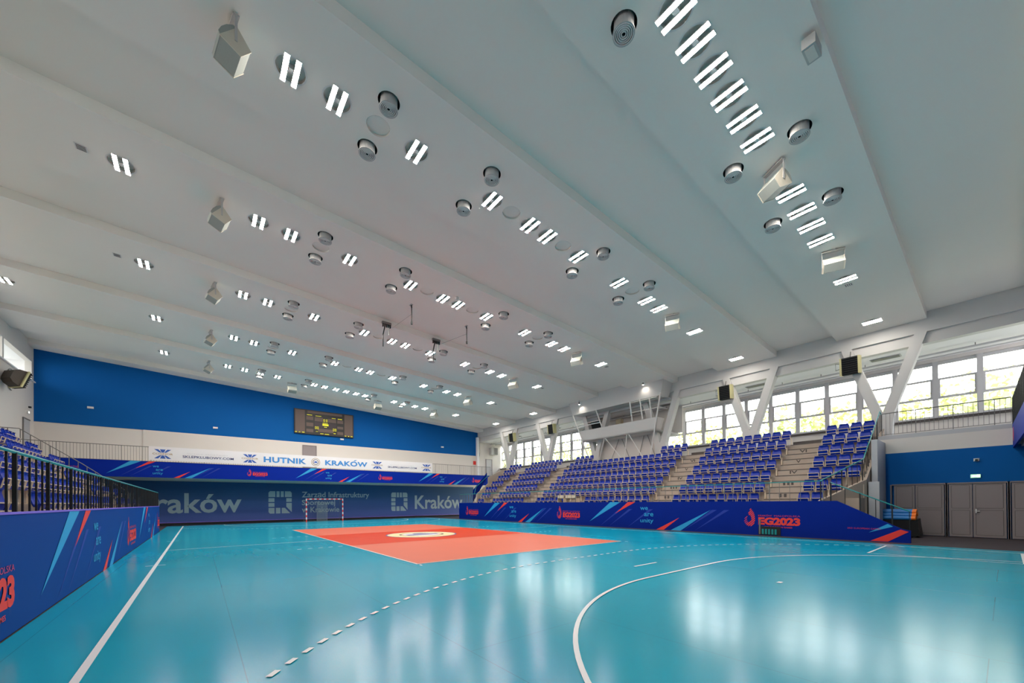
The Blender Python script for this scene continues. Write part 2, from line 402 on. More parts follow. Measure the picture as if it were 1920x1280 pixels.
# --- right long side: fascia beam, soffit, corridor floor, window wall
def struct(name, b, m, **kw):
    o = b.build(name, m); tag(o, kind='structure'); return o
fb = MB()
fb.box(XR, XR+0.35, YN, YF, 9.68, zc(XR)+STEP+0.02); fb.box(XR+0.12, XR+0.5, YN, YF, 9.16, 9.68)
fascia = struct('beam_right', fb, M_BEAM)
struct('ceiling_soffit_right', MB().box(XR+0.5, 32.1, YN, YF, 9.16, 9.3), M_WHITE)
# corridor slab (upper walkway) right, with the darker rounded nosing
sl = MB().box(26.6, 32.1, YN, 5.0, 4.32, 4.66); sl.box(27.9, 32.1, 5.0, YF, 4.4, 4.7)
struct('slab_right', sl, M_CONCG)
struct('wall_right', MB().box(31.9, 32.1, YN, YF, 4.6, 5.98).box(31.9, 32.1, YN, YF, 8.98, 9.2), M_WALL)
sill = MB().box(31.72, 31.95, YN, YF, 5.95, 6.01); struct('sill_right', sill, M_WFRAME)
struct('sill_shadow_trim_1', MB().box(31.78, 31.9, YN, YF, 5.83, 5.95), M_TREE_D)  # dark sill board; its colour also paints in the shadow below the sill
lw = MB().box(26.4, 26.6, YN, 5.0, 3.78, 4.45); struct('wall_right_upper_band', lw, M_WALL)
# blue lower wall with the door opening left free
lb = MB().box(26.4, 26.6, YN, 5.0, 2.33, 3.78).box(26.4, 26.6, 4.5, 5.0, 0, 2.33).box(26.55, 26.6, YN, 4.5, 0, 2.33); struct('wall_right_lower', lb, M_BLUEW)
# end walls
ew = MB()
def endwall_top(b, y0, y1, zb):
    b.hexa([(XL-0.2, y0, zb), (XR+0.3, y0, zb), (XR+0.3, y1, zb), (XL-0.2, y1, zb)],
           [(XL-0.2, y0, zc(XL)+STEP+0.2), (XR+0.3, y0, zc(XR)+STEP+0.05), (XR+0.3, y1, zc(XR)+STEP+0.05), (XL-0.2, y1, zc(XL)+STEP+0.2)])
    return b
struct('wall_far_upper', endwall_top(MB(), YF, YF+0.2, 7.4), M_BLUEW)
struct('wall_far', MB().box(XL-0.2, XR+4, YF+0.03, YF+0.25, 0, 7.4).box(-2.37, XR, YF-0.02, YF+0.03, 4.7, 7.4).box(XR, 32.1, YF, YF+0.2, 4.6, 9.3), M_WALL)
struct('wall_near_upper', endwall_top(MB(), YN-0.2, YN, 7.4), M_BLUEW)
struct('wall_near', MB().box(XL-0.2, XR+4, YN-0.2, YN, 0, 7.4), M_WALL)
struct('wall_corner_right', MB().box(XR-0.28, XR, YF-0.35, YF, 4.7, 9.7), M_WHITE)
# left long wall with a high window band, deep reveals
lwb = MB().box(XL-0.3, XL, YN, YF, 0, 10.05).box(XL-0.3, XL, YN, YF, 11.33, 12.9)
for y in (36.95, 30.7, 24.4, 18.1, 11.9, 5.6): lwb.box(XL-0.3, XL, y-0.12, y+0.12, 10.05, 11.33)
lwb.box(XL-0.3, XL, 41.9, YF, 10.05, 11.33)
struct('wall_left', lwb, M_WALL)
struct('sill_left', MB().box(XL-0.3, XL+0.1, YN, YF, 9.99, 10.06), M_WHITE)
rv = MB().box(XL-2.2, XL-0.3, YN, YF, 9.9, 10.0).box(XL-2.2, XL-0.3, YN, YF, 11.4, 11.5).box(XL-2.2, XL-0.3, YF, YF+0.1, 9.9, 11.5)
struct('ceiling_reveal_left', rv, M_WHITE)
# doorway recess drawn as real door in the left wall
# --- windows: one per bay piece, each with frame, transoms and panes
WX = 31.95; WP = 6.2/4
def make_window(n):
    w = tag(bpy.data.objects.new(f'window_{n}', None), kind='structure'); COL.objects.link(w)
    f = MB()
    f.box(WX-0.12, WX+0.1, -0.11, 0.11, 0, 2.97)
    f.box(WX-0.02, WX+0.08, 0.11, WP-0.11, 0, 0.08).box(WX-0.02, WX+0.08, 0.11, WP-0.11, 2.8, 2.97)
    f.build('window_frame', M_WFRAME, w)
    MB().box(WX-0.03, WX+0.06, 0.11, WP-0.11, 1.98, 2.08).build('transom', M_WFRAME, w)
    MB().box(WX-0.03, WX+0.06, 0.11, WP-0.11, 0.99, 1.11).build('transom', M_WFRAME, w)
    s = MB().box(WX-0.05, WX+0.03, 0.11, 0.18, 1.05, 2.03).box(WX-0.05, WX+0.03, WP-0.18, WP-0.11, 1.05, 2.03); s.build('sash', M_WFRAME, w)
    for a, c in ((0.08, 1.0), (1.09, 2.0), (2.07, 2.8)):
        MB().box(WX+0.01, WX+0.022, 0.11, WP-0.11, a, c).build('pane', M_GLASS, w)
    return freeze(w)
w0 = make_window(1); y_first = 1.92 - 3*WP; w0.location = (0, y_first, 6.0)
nwin = 1
y = y_first + WP
while y < YF - 0.6:
    nwin += 1; c = dup(w0, (0, y, 6.0)); c.name = f'window_{nwin}'; y += WP
# left high windows at the back of the reveals
lw0 = tag(bpy.data.objects.new('window_left_1', None), kind='structure'); COL.objects.link(lw0)
MB().box(-10.05, -9.95, 0, 0.12, 0, 1.4).box(-10.05, -9.95, 0, 3.1, 0, 0.08).box(-10.05, -9.95, 0, 3.1, 1.32, 1.4).build('window_frame', M_WFRAME, lw0)
MB().box(-10.0, -9.99, 0.12, 3.1, 0.08, 1.32).build('pane', M_GLASS, lw0); freeze(lw0)
lw0.location = (0, 39.2, 10.0)
for k in range(1, 12):
    c = dup(lw0, (0, 39.2-3.1*k, 10.0)); c.name = f'window_left_{k+1}'
# --- V-shaped columns in front of the right window band
def vcol(yc, label):
    c = bpy.data.objects.new('v_column', None); COL.objects.link(c); tag(c, label, kind='structure')
    z0, zj, zt = 4.7, 6.02, 9.7; x0, x1 = XR-0.02, XR+0.42
    MB().prism([(yc-0.34, z0), (yc+0.34, z0), (yc+0.43, zj), (yc-0.43, zj)], 'x', x0, x1).build('trunk', M_BEAM, c)
    for sg in (1, -1):
        MB().prism([(yc+sg*0.0, zj), (yc+sg*0.43, zj), (yc+sg*1.62, zt), (yc+sg*1.18, zt)], 'x', x0, x1).build('arm', M_BEAM, c)
    return c
VC = [5.06+6.2*k for k in range(6)]
for k, yc in enumerate(VC):
    vcol(yc, f'pale V-shaped concrete column, {ORD[k]} from the camera, before the right window band')
# pipe under the soffit with hangers
pp = tag(bpy.data.objects.new('ceiling_pipe', None), 'pale heating pipe slung under the walkway soffit beside the right windows', 'pipe'); COL.objects.link(pp)
MB().tube([(30.2, YN, 9.0), (30.2, YF, 9.0)], 0.05, 8).build('pipe', M_WFRAME, pp)
MB().tube([(31.0, YN, 9.02), (31.0, YF, 9.02)], 0.03, 6).build('pipe', M_WFRAME, pp)
for k in range(22):
    MB().box(30.19, 30.21, 0.0+2*k, 0.03+2*k, 9.04, 9.17).build('hanger', M_STEEL, pp)
for k in range(6):
    y = 3.9+6.2*k
    t = thing('air_vent', f'flush grey ceiling grille in the walkway soffit near the {ORD[k]} V column', 'vent', (29.6, y+1.2, 9.15), 'soffit grilles')
    MB().box(-0.25, 0.25, -0.6, 0.6, -0.02, 0.01).build('frame', M_WFRAME, t)
    for q in range(4): MB().box(-0.2+0.1*q, -0.13+0.1*q, -0.55, 0.55, -0.045, -0.02).build('slat', M_STEEL, t)

# --- far balcony (deck, its edge) and the near one that only peeps in at the right edge
BY = 39.15
struct('slab_far', MB().box(XL, 28.3, BY, YF, 3.8, 4.7), M_WALL)
struct('slab_near', MB().hexa([(XL, YN, 3.7), (31, YN, 3.7), (31, 0.9, 3.7), (XL, -0.2, 3.7)], [(XL, YN, 4.6), (31, YN, 4.6), (31, 0.9, 4.6), (XL, -0.2, 4.6)]), M_WALL)
# ================================================================ PRINTS
def flame(face, u0, v0, w, h, parent):
    """striped flame mark"""
    def inside(x, y):
        # teardrop, x,y in 0..1
        def drop(x, y, cx, r, top):
            if y <= r: return (x-cx)**2/(r*1.15)**2 + (y-r)**2/r**2 <= 1
            t = (y-r)/(top-r)
            return abs(x-(cx+0.1*math.sin(t*3))) <= r*1.15*(1-t)**0.8 if t <= 1 else False
        a = drop(x, y, 0.5, 0.36, 1.0)
        b = drop(x, y, 0.52, 0.36, 0.66) and False
        cxx, cyy = 0.47, 0.40
        hole = ((x-cxx)/0.17)**2 + ((y-cyy)/0.2)**2 < 1
        notch = y > 0.6 and abs(x-0.36-(y-0.6)*0.35) < 0.06*(y-0.55)*4
        return a and not hole and not notch
    red, pink = [], []
    n = 13
    for i in range(n):
        c = -0.35 + 1.45*i/n; run = None
        for j in range(61):
            x = j/60; y = c + x*0.62; ok = 0 <= y <= 1 and inside(x, y)
            if ok and run is None: run = x
            if (not ok or j == 60) and run is not None:
                x1 = x; tk = 0.072 if (run+x1)/2 > 0.5 else 0.05
                if x1-run > 0.03:
                    q = [(run, c+run*0.62), (x1, c+x1*0.62), (x1, c+x1*0.62+tk), (run, c+run*0.62+tk)]
                    (red if (run+x1)/2 > 0.45 else pink).append([(u0+a*w, v0+b_*h) for a, b_ in q])
                run = None
    if red: shape(face, red, 'flame_mark', M_RED, parent)
    if pink: shape(face, pink, 'flame_mark', M_PINK, parent)
def games(face, u0, u1, v0, v1, parent, near=True):
    """flame + wordmark in the box"""
    w = u1-u0; h = v1-v0
    flame(face, u0, v0, w*0.25, h, parent)
    a = u0+w*0.29
    lettering(face, 'KRAKÓW', a, a+w*0.24, v0+h*0.57, v0+h*0.68, M_RED, parent)
    lettering(face, 'MAŁOPOLSKA', a+w*0.28, u1, v0+h*0.57, v0+h*0.655, M_PINK, parent)
    lettering(face, 'EG2023', a, u1, v0+h*0.13, v0+h*0.53, M_RED, parent, bold=0.055, spacing=0.98)
    lettering(face, '3RD EUROPEAN GAMES', a+w*0.11, a+w*0.58, v0+h*0.0, v0+h*0.07, M_RED, parent, bold=0.01)
def weare(face, u0, u1, v0, v1, parent):
    w = u1-u0; h = v1-v0
    lettering(face, 'we', u0, u0+w*0.6, v0+h*0.76, v0+h*0.93, M_LBLUE, parent, bold=0.012)
    lettering(face, 'are', u0+w*0.3, u1, v0+h*0.42, v0+h*0.60, M_LBLUE, parent, bold=0.012)
    lettering(face, 'unity', u0, u1, v0, v0+h*0.29, M_LBLUE, parent, bold=0.012)
def rays(face, u, parent, H, wide=1.0):
    """the group of four printed darts; u = left tip of the big one, measured to the right"""
    s_ = H/1.57
    T = lambda pts: [(u+a*wide, b*s_) for a, b in pts]
    shape(face, [T([(0, 0.30), (1.72, 1.57), (2.5, 1.57)])], 'printed_ray', M_LBLUE, parent)
    shape(face, [T([(2.1, 0.86), (3.05, 1.57), (3.58, 1.57)])], 'printed_ray', M_RED, parent)
    shape(face, [T([(6.35, 0.71), (4.95, 0.0), (5.4, 0.0)])], 'printed_ray', M_RED, parent)
    shape(face, [T([(8.05, 1.15), (5.82, 0.0), (6.4, 0.0)])], 'printed_ray', M_LBLUE, parent)
    for a in (0.9, 1.6, 3.0, 6.6, 7.2):
        shape(face, [T([(a, 0.05), (a+1.5, 1.15), (a+1.75, 1.15)])], 'printed_shade', M_FBLUE, parent, 0.003)
# ---- right barrier: printed banner wall
XB = 21.6
rb = thing('banner_barrier', 'long blue printed banner barrier before the right stand', 'barrier')
MB().box(XB, XB+0.1, 5.53, 35.7, 0.0, 1.59).build('barrier_body', M_BARR, rb)
FR = Face((XB, 0, 0), (0, -1, 0), (0, 0, 1), (-1, 0, 0))       # u = -y
for yt in (31.25, 18.7):
    rays(FR, -yt, rb, 1.585)
for (a, b, c, d) in ((34.5, 32.2, 0.38, 1.28), (21.85, 19.55, 0.38, 1.32), (9.13, 6.8, 0.37, 1.26)):
    games(FR, -a, -b, c, d, rb)
for (a, b) in ((27.45, 26.55), (14.8, 13.93)):
    weare(FR, -a, -b, 0.3, 1.36, rb)
# sloping end piece beside the stairs down to the hall floor
rs = thing('stair_banner', 'blue banner sloping down beside the stair at the near end', 'banner')
MB().prism([(5.53, 0), (5.53, 1.59), (3.62, 0.52), (3.38, 0.46), (3.38, 0)], 'x', XB, XB+0.1).build('banner_cloth', M_BARR, rs)
shape(FR, [[(-4.55, 0.34), (-3.85, 0.60), (-4.0, 0.70)]], 'printed_ray', M_LBLUE, rs)
shape(FR, [[(-4.5, 0.02), (-4.0, 0.02), (-3.43, 0.42), (-3.65, 0.5)]], 'printed_ray', M_RED, rs)
lettering(FR, '3RD EUROPEAN GAMES', -5.2, -4.2, 0.46, 0.52, M_PINK, rs)
vg = thing('vent_grille', 'small dark opening with teal slats at the foot of right barrier', 'grille', (XB-0.01, 8.0, 0))
MB().box(-0.02, 0.02, -0.45, 0.45, 0.03, 0.42).build('backing', M_VOID, vg)
MB().box(-0.03, -0.005, 0.36, 0.42, 0.05, 0.75).build('post', M_STEEL, vg)
for k in range(5): MB().box(-0.035, -0.02, 0.22-k*0.13, 0.3-k*0.13, 0.06, 0.3).build('slat', M_TURQ, vg)
# ---- left barrier
XBL = -0.93
lbn = thing('banner_barrier', 'long blue printed banner barrier before the left stand', 'barrier')
MB().box(XBL-0.1, XBL, 1.5, 33.45, 0.02, 1.555).build('barrier_body', M_BARL, lbn)
MB().box(XBL-0.11, XBL+0.012, 1.5, 33.47, 1.545, 1.575).build('top_hem', M_VIOL, lbn)
FL = Face((XBL, 0, 0), (0, 1, 0), (0, 0, 1), (1, 0, 0))
for yt in (10.3, 22.9): rays(FL, yt, lbn, 1.55)
for (a, b) in ((6.85, 9.2), (19.5, 21.9), (31.75, 34.0-0.6)): games(FL, a, b, 0.24, 1.26, lbn)
for (a, b) in ((14.15, 14.97), (26.6, 27.5)): weare(FL, a, b, 0.28, 1.32, lbn)
# ---- far balcony banner
fbn = thing('balcony_banner', 'blue printed banner band along the far balcony edge', 'banner')
MB().box(-7.6, 28.0, BY-0.06, BY, 3.6, 4.73).build('banner_cloth', M_BALC, fbn)
FB = Face((0, BY-0.06, 3.6), (1, 0, 0), (0, 0, 1), (0, -1, 0))
SC = 0.9358
def xs(x): return 0.945+(x-0.945)*SC
for xt in (-4.28, 7.91, 20.02):
    rays(FB, xs(xt), fbn, 1.13, 0.70)
for (a, b) in ((4.17, 5.72), (15.5, 17.03), (26.98, 28.54), (-7.9, -5.63)): games(FB, max(xs(a), -7.5), xs(b), 0.27, 0.86, fbn)
for (a, b) in ((-1.78, -1.19), (10.46, 11.02), (22.62, 23.21)): weare(FB, xs(a), xs(b), 0.18, 0.9, fbn)
nbn = thing('balcony_banner', 'violet-blue printed banner on the near balcony at the right edge', 'banner')
MB().hexa([(20, 0.72, 3.66), (26.6, 0.92, 3.66), (26.6, 0.98, 3.66), (20, 0.78, 3.66)], [(20, 0.72, 4.6), (26.6, 0.92, 4.6), (26.6, 0.98, 4.6), (20, 0.78, 4.6)]).build('banner_cloth', M_BALC, nbn)
FN = Face((0, 0.98-26.6*0.0303, 3.66), (-1, -0.0303, 0), (0, 0, 1), (0, 1, 0))
shape(FN, [disc(FN, -25.9, 0.5, 0.3, 0.28)], 'printed_mark', M_PINK, nbn)
# ---- club banner hung on the balcony rail
cb = thing('club_banner', 'long white club banner tied to the far balcony railing', 'banner')
YB = BY-0.10
MB().box(xs(-1.99), xs(21.69), YB-0.012, YB, 4.84, 5.82).build('banner_cloth', M_WBAN, cb)
FC = Face((0, YB-0.012, 0), (1, 0, 0), (0, 0, 1), (0, -1, 0))
def zs(z): return 1.657+(z-1.657)*SC
def cognor(a, b):
    a, b = xs(a), xs(b); w = b-a; m = (a+b)/2; zt, zb = 5.63, 4.97; zm = (zt+zb)/2
    up_ = [[(m-0.42*w, zt), (m-0.22*w, zt), (m-0.06*w, zm+0.10), (m-0.16*w, zm+0.10)], [(m-0.14*w, zt), (m+0.14*w, zt), (m+0.05*w, zm+0.10), (m-0.05*w, zm+0.10)],
           [(m+0.42*w, zt), (m+0.22*w, zt), (m+0.06*w, zm+0.10), (m+0.16*w, zm+0.10)]]
    dn = [[(x, 2*zm-z) for x, z in p] for p in up_]
    shape(FC, up_+dn, 'logo_mark', M_LOGOB, cb)
    lettering(FC, 'COGNOR', a, b, zm-0.06, zm+0.07, M_GOLD, cb, bold=0.02)
for a, b in ((-1.79, -0.6), (3.82, 5.02), (14.82, 16.01), (20.34, 21.57)): cognor(a, b)
for a, b in ((-0.02, 3.27), (16.54, 19.78)):
    lettering(FC, 'SKLEPKLUBOWY.COM', xs(a), xs(b), 5.1, 5.28, M_NAVY, cb, bold=0.012)
    lettering(FC, 'HUTNIK SPORTOWY', xs(a)+0.25, xs(b)-0.35, 5.38, 5.45, M_GREYF, cb, spacing=1.3)
lettering(FC, 'HUTNIK', xs(5.42), xs(8.78), 5.06, 5.53, M_CBLUE, cb, bold=0.035, spacing=1.05)
lettering(FC, 'KRAKOW', xs(10.41), xs(14.4), 5.06, 5.52, M_CBLUE, cb, bold=0.035, spacing=1.05)
shape(FC, [[(xs(13.02), 5.55), (xs(13.18), 5.55), (xs(13.4), 5.66), (xs(13.17), 5.66)]], 'accent', M_CBLUE, cb, 0.008)
mx_ = xs(9.59)
shape(FC, [disc(FC, mx_, 5.29, 0.36, 0.36)], 'crest', M_GOLD, cb, 0.006)
shape(FC, [disc(FC, mx_, 5.29, 0.31, 0.31)], 'crest', M_WBAN, cb, 0.008)
shape(FC, [disc(FC, mx_, 5.29, 0.24, 0.24)], 'crest', M_EMBD, cb, 0.010)
shape(FC, [disc(FC, mx_, 5.29, 0.19, 0.19)], 'crest', M_WBAN, cb, 0.012)
shape(FC, [[(mx_-0.14, 5.22), (mx_+0.14, 5.22), (mx_+0.1, 5.36), (mx_-0.1, 5.36)]], 'crest', M_LOGOB, cb, 0.014)
# ---- city banner on the lower far wall
kb = thing('city_banner', 'huge blue city banner covering the wall under the far balcony', 'banner')
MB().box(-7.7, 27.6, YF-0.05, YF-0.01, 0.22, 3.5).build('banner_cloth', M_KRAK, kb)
MB().box(-7.7, 27.6, YF-0.055, YF-0.045, 0.19, 0.24).build('hem', M_VIOL, kb)
FK = Face((0, YF-0.05, 0), (1, 0, 0), (0, 0, 1), (0, -1, 0))
def citylogo(a, b, z0, z1):
    w = b-a; h = z1-z0; g = 0.05
    cells = []
    def R_(x0, x1, y0, y1): cells.append([(a+w*x0, z0+h*y0), (a+w*x1, z0+h*y0), (a+w*x1, z0+h*y1), (a+w*x0, z0+h*y1)])
    cells.append([(a, z0+h*0.74), (a+w*0.29, z0+h*0.74), (a+w*0.29, z1), (a+w*0.06, z1), (a, z0+h*0.93)])
    R_(0.34, 0.47, 0.74, 1); R_(0.52, 0.65, 0.74, 1)
    cells.append([(a+w*0.70, z0+h*0.74), (b, z0+h*0.74), (b, z0+h*0.93), (a+w*0.94, z1), (a+w*0.70, z1)])
    R_(0, 0.25, 0.52, 0.69); R_(0, 0.25, 0.30, 0.47)
    R_(0.76, 1, 0.52, 0.69)
    cells.append([(a+w*0.76, z0+h*0.47), (b, z0+h*0.47), (b, z0+h*0.05), (a+w*0.76, z0+h*0.30)])
    cells.append([(a, z0+h*0.25), (a, z0+h*0.07), (a+w*0.06, z0), (a+w*0.25, z0), (a+w*0.25, z0+h*0.25)])
    R_(0.31, 0.5, 0, 0.25)
    cells.append([(a+w*0.56, z0), (a+w*0.93, z0), (a+w*0.70, z0+h*0.25), (a+w*0.56, z0+h*0.25)])
    shape(FK, cells, 'logo_tile', M_GREYT, kb)
citylogo(5.84, 7.68, 0.77, 2.78); citylogo(17.12, 18.95, 0.77, 2.76); citylogo(-6.6, -4.7, 0.77, 2.78)
lettering(FK, 'Kraków', -3.15, 3.85, 0.94, 2.56, M_GREYT, kb, bold=0.02)
lettering(FK, 'Kraków', 19.81, 26.0, 0.92, 2.45, M_GREYT, kb, bold=0.02)
lettering(FK, 'Zarząd Infrastruktury', 8.52, 14.76, 2.06, 2.76, M_GREYT, kb, bold=0.015)
lettering(FK, 'Sportowej', 8.52, 11.45, 1.34, 2.0, M_GREYT, kb, bold=0.015)
lettering(FK, 'w Krakowie', 8.52, 11.83, 0.80, 1.33, M_GREYT, kb, bold=0.015)
struct('baseboard_far', MB().box(-7.7, 27.6, YF-0.08, YF-0.0, 0, 0.17), M_VOID)
# ================================================================ RAILINGS
def railing(name, label, pts, h, spacing, m_bal, m_rail, bal_w=0.02, zbot=0.06, post_every=7, lower=True, cat='railing'):
    """pts: base polyline (x,y,z)"""
    t = thing(name, label, cat)
    top = [(p[0], p[1], p[2]+h) for p in pts]
    MB().tube(top, 0.024, 6).build('handrail', m_rail, t)
    if lower: MB().tube([(p[0], p[1], p[2]+zbot) for p in pts], 0.012, 4).build('lower_rail', m_bal, t)
    proto = {}
    L = [0]
    for i in range(1, len(pts)): L.append(L[-1]+math.dist(pts[i], pts[i-1]))
    n = max(1, round(L[-1]/spacing)); k = 0
    for i in range(n+1):
        s_ = L[-1]*i/n
        for q in range(1, len(pts)):
            if L[q] >= s_-1e-6:
                f_ = (s_-L[q-1])/(L[q]-L[q-1]); p = [pts[q-1][a]+(pts[q][a]-pts[q-1][a])*f_ for a in range(3)]; break
        post = i % post_every == 0; w_ = bal_w*(1.9 if post else 1)
        key = post
        if key not in proto:
            me = MB().box(-w_/2, w_/2, -w_/2, w_/2, 0 if post else zbot, h).build('post' if post else 'baluster', m_bal, t); proto[key] = me; me.location = p
        else:
            c = proto[key].copy(); COL.objects.link(c); c.location = p
    return t
railing('railing', 'dark upright railing on top of the left banner barrier', [(XBL-0.06, 8.0, 1.56), (XBL-0.06, 33.45, 1.56)], 0.82, 0.3, M_BLACK, M_TURQ, 0.022, 0.0, post_every=5, lower=False)
railing('railing', 'thin turquoise-topped railing before the right stand', [(XB+0.06, 6.0, 1.58), (XB+0.06, 35.6, 1.58)], 0.86, 0.4, M_STEEL, M_TURQ, 0.016, 0.0, post_every=5, lower=False)
railing('railing', 'grey railing along the far balcony edge', [(-7.7, BY+0.03, 4.7), (28.0, BY+0.03, 4.7)], 1.07, 0.15, M_STEEL, M_STEEL, 0.016, 0.05, post_every=10)
railing('railing', 'grey railing on the near right walkway edge above the doors', [(26.66, 4.85, 4.66), (26.66, 1.0, 4.66)], 1.07, 0.145, M_STEEL, M_STEEL, 0.014, 0.06, post_every=8)
railing('railing', 'dark railing on the near balcony at the right edge', [(26.6, 0.95, 4.6), (20.0, 0.75, 4.6)], 1.1, 0.1, M_BLACK, M_BLACK, 0.03, 0.05)
railing('railing', 'turquoise stair railing sloping down at the near end', [(XB+0.1, 5.75, 1.5), (XB+0.1, 3.42, 0.32)], 0.86, 0.48, M_BLACK, M_TURQ, 0.022, 0.0, post_every=2, lower=False)
railing('railing', 'turquoise handrail climbing the near parapet of the right stand', [(21.75, 6.1, 1.5), (23.74, 5.05, 2.45), (27.2, 5.0, 5.0), (27.6, 5.0, 4.9)], 0.95, 0.3, M_BLACK, M_TURQ, 0.02, 0.0, post_every=4, lower=False)
railing('railing', 'turquoise handrail along the far parapet of the right stand', [(22.9, 34.9, 1.5), (23.2, 35.0, 2.25), (24.2, 35.0, 3.05), (24.8, 35.1, 3.5)], 0.95, 0.5, M_BLACK, M_TURQ, 0.02, 0.0, lower=False)
railing('railing', 'grey railing climbing the far parapet of the left stand', [(-7.6, 34.9, 5.0), (-6.75, 34.9, 5.0), (-4.4, 34.9, 3.2), (-2.45, 34.9, 1.55)], 0.9, 0.45, M_STEEL, M_STEEL, 0.018, 0.0, post_every=1, lower=False)
# blue cloth hung on the far parapet handrail
tag(MB().hexa([(22.95, 35.25, 1.6), (24.75, 35.25, 4.2), (24.75, 35.27, 4.2), (22.95, 35.27, 1.6)], [(23.0, 35.25, 2.9), (24.75, 35.25, 4.75), (24.75, 35.27, 4.75), (23.0, 35.27, 2.9)]).build('side_banner', M_BARR),
    'dark blue cloth hung on the far end of the right stand', 'banner')
# ================================================================ GRANDSTANDS
ZT = [1.1+0.6*k for k in range(7)]         # treads
RX = [21.72] + [22.78+0.8*k for k in range(6)] + [27.9]
AIS = [(7.15, 8.7), (13.25, 14.7), (25.1, 26.6), (31.1, 32.5)]
def stand(mir, label, y0, y1):
    t = thing('grandstand', label, 'grandstand')
    X = (lambda x: 20.5-x) if mir else (lambda x: x)
    b = MB(); prof = [(X(RX[0]), 0.0)]
    for k in range(7): prof += [(X(RX[k]), ZT[k]), (X(RX[k+1]), ZT[k])]
    prof += [(X(RX[7]), 4.4), (X(RX[1]), 0.0)]
    n = len(prof)
    for i in range(n):
        p, q = prof[i], prof[(i+1) % n]; b.quad((p[0], y0, p[1]), (q[0], y0, q[1]), (q[0], y1, q[1]), (p[0], y1, p[1]))
    for yy in (y0, y1):
        for k in range(7):
            zb = lambda x: max(0.0, 4.4*(abs(x-prof[0][0])-1.06)/5.12)
            xa, xb = X(RX[k]), X(RX[k+1]); b.quad((xa, yy, zb(xa)), (xb, yy, zb(xb)), (xb, yy, ZT[k]), (xa, yy, ZT[k]))
    b.build('stepped_base', M_CONC, t)
    first = None
    for a, c in AIS:
        if mir and a < 12: continue
        for k in range(6):
            xa, xb = sorted((X(RX[k+1]-0.42), X(RX[k+1])))
            MB().box(xa, xb, a+0.08, c-0.08, ZT[k], ZT[k]+0.3).build('aisle_step', M_CONC, t)
            for zz, xx in ((ZT[k]+0.3, X(RX[k+1]-0.42)), (ZT[k]+0.6, X(RX[k+1]))):
                e = -0.012 if not mir else 0.012
                MB().box(*sorted((xx+e, xx)), a+0.08, c-0.08, zz-0.035, zz-0.005).build('nosing', M_TREE_D, t)
    if not mir:
        num = ['', 'II', 'III', 'IV', 'V', 'VI']
        for a, c in AIS[:2]:
            for k in range(1, 6):
                f_ = Face((RX[k+1]-0.425, (a+c)/2, 0), (0, -1, 0), (0, 0, 1), (-1, 0, 0))
                wd = 0.06*len(num[k])+0.04
                lettering(f_, num[k], -wd, wd, ZT[k]+0.08, ZT[k]+0.24, M_TREE_D, t, bold=0.02)
    # kick board at the top of each aisle
    for a, c in AIS:
        xa, xb = sorted((X(27.9), X(27.95)))
        if not mir: MB().box(27.84, 27.93, a-0.1, c+0.1, 4.7, 4.97).build('kick_board', M_TREE_D, t)
    return t, X
st, XI = stand(False, 'right concrete grandstand with rows of blue seats', 5.0, 34.9)
stl, XJ = stand(True, 'left concrete grandstand behind the railing', 1.5, 34.9)
# front wall of each stand behind the barrier
# parapets at the stand ends
def parapet(name_lab, pts, parent):
    """pts: (x,y,ztop) plan polyline; thin wall 0.14 thick down to floor"""
    for i in range(len(pts)-1):
        a, b = Vector(pts[i]), Vector(pts[i+1]); d = Vector((b.x-a.x, b.y-a.y, 0)).normalized(); n = Vector((-d.y, d.x, 0))*0.07
        q = MB().hexa([(a.x-n.x, a.y-n.y, 0), (b.x-n.x, b.y-n.y, 0), (b.x+n.x, b.y+n.y, 0), (a.x+n.x, a.y+n.y, 0)],
                      [(a.x-n.x, a.y-n.y, a.z), (b.x-n.x, b.y-n.y, b.z), (b.x+n.x, b.y+n.y, b.z), (a.x+n.x, a.y+n.y, a.z)])
        q.build('parapet', M_CONC, parent)
parapet('', [(21.8, 6.15, 1.62), (23.75, 5.02, 2.5), (27.75, 4.98, 5.15)], st)
parapet('', [(22.9, 34.6, 1.62), (23.3, 34.95, 2.53), (24.7, 34.98, 3.6)], st)
parapet('', [(24.7, 34.98, 4.25), (26.6, 35.0, 5.1), (27.9, 35.0, 5.3)], st)
parapet('', [(XJ(27.95), 34.9, 5.08), (XJ(27.3), 34.9, 5.05), (XJ(24.7), 34.9, 3.15), (XJ(23.2), 34.9, 1.6)], stl)
MB().box(23.8, 24.5, 4.55, 4.9, 0, 2.4).box(24.5, 26.38, 4.7, 4.9, 0, 4.3).build('end_pier', M_CONCG, st)
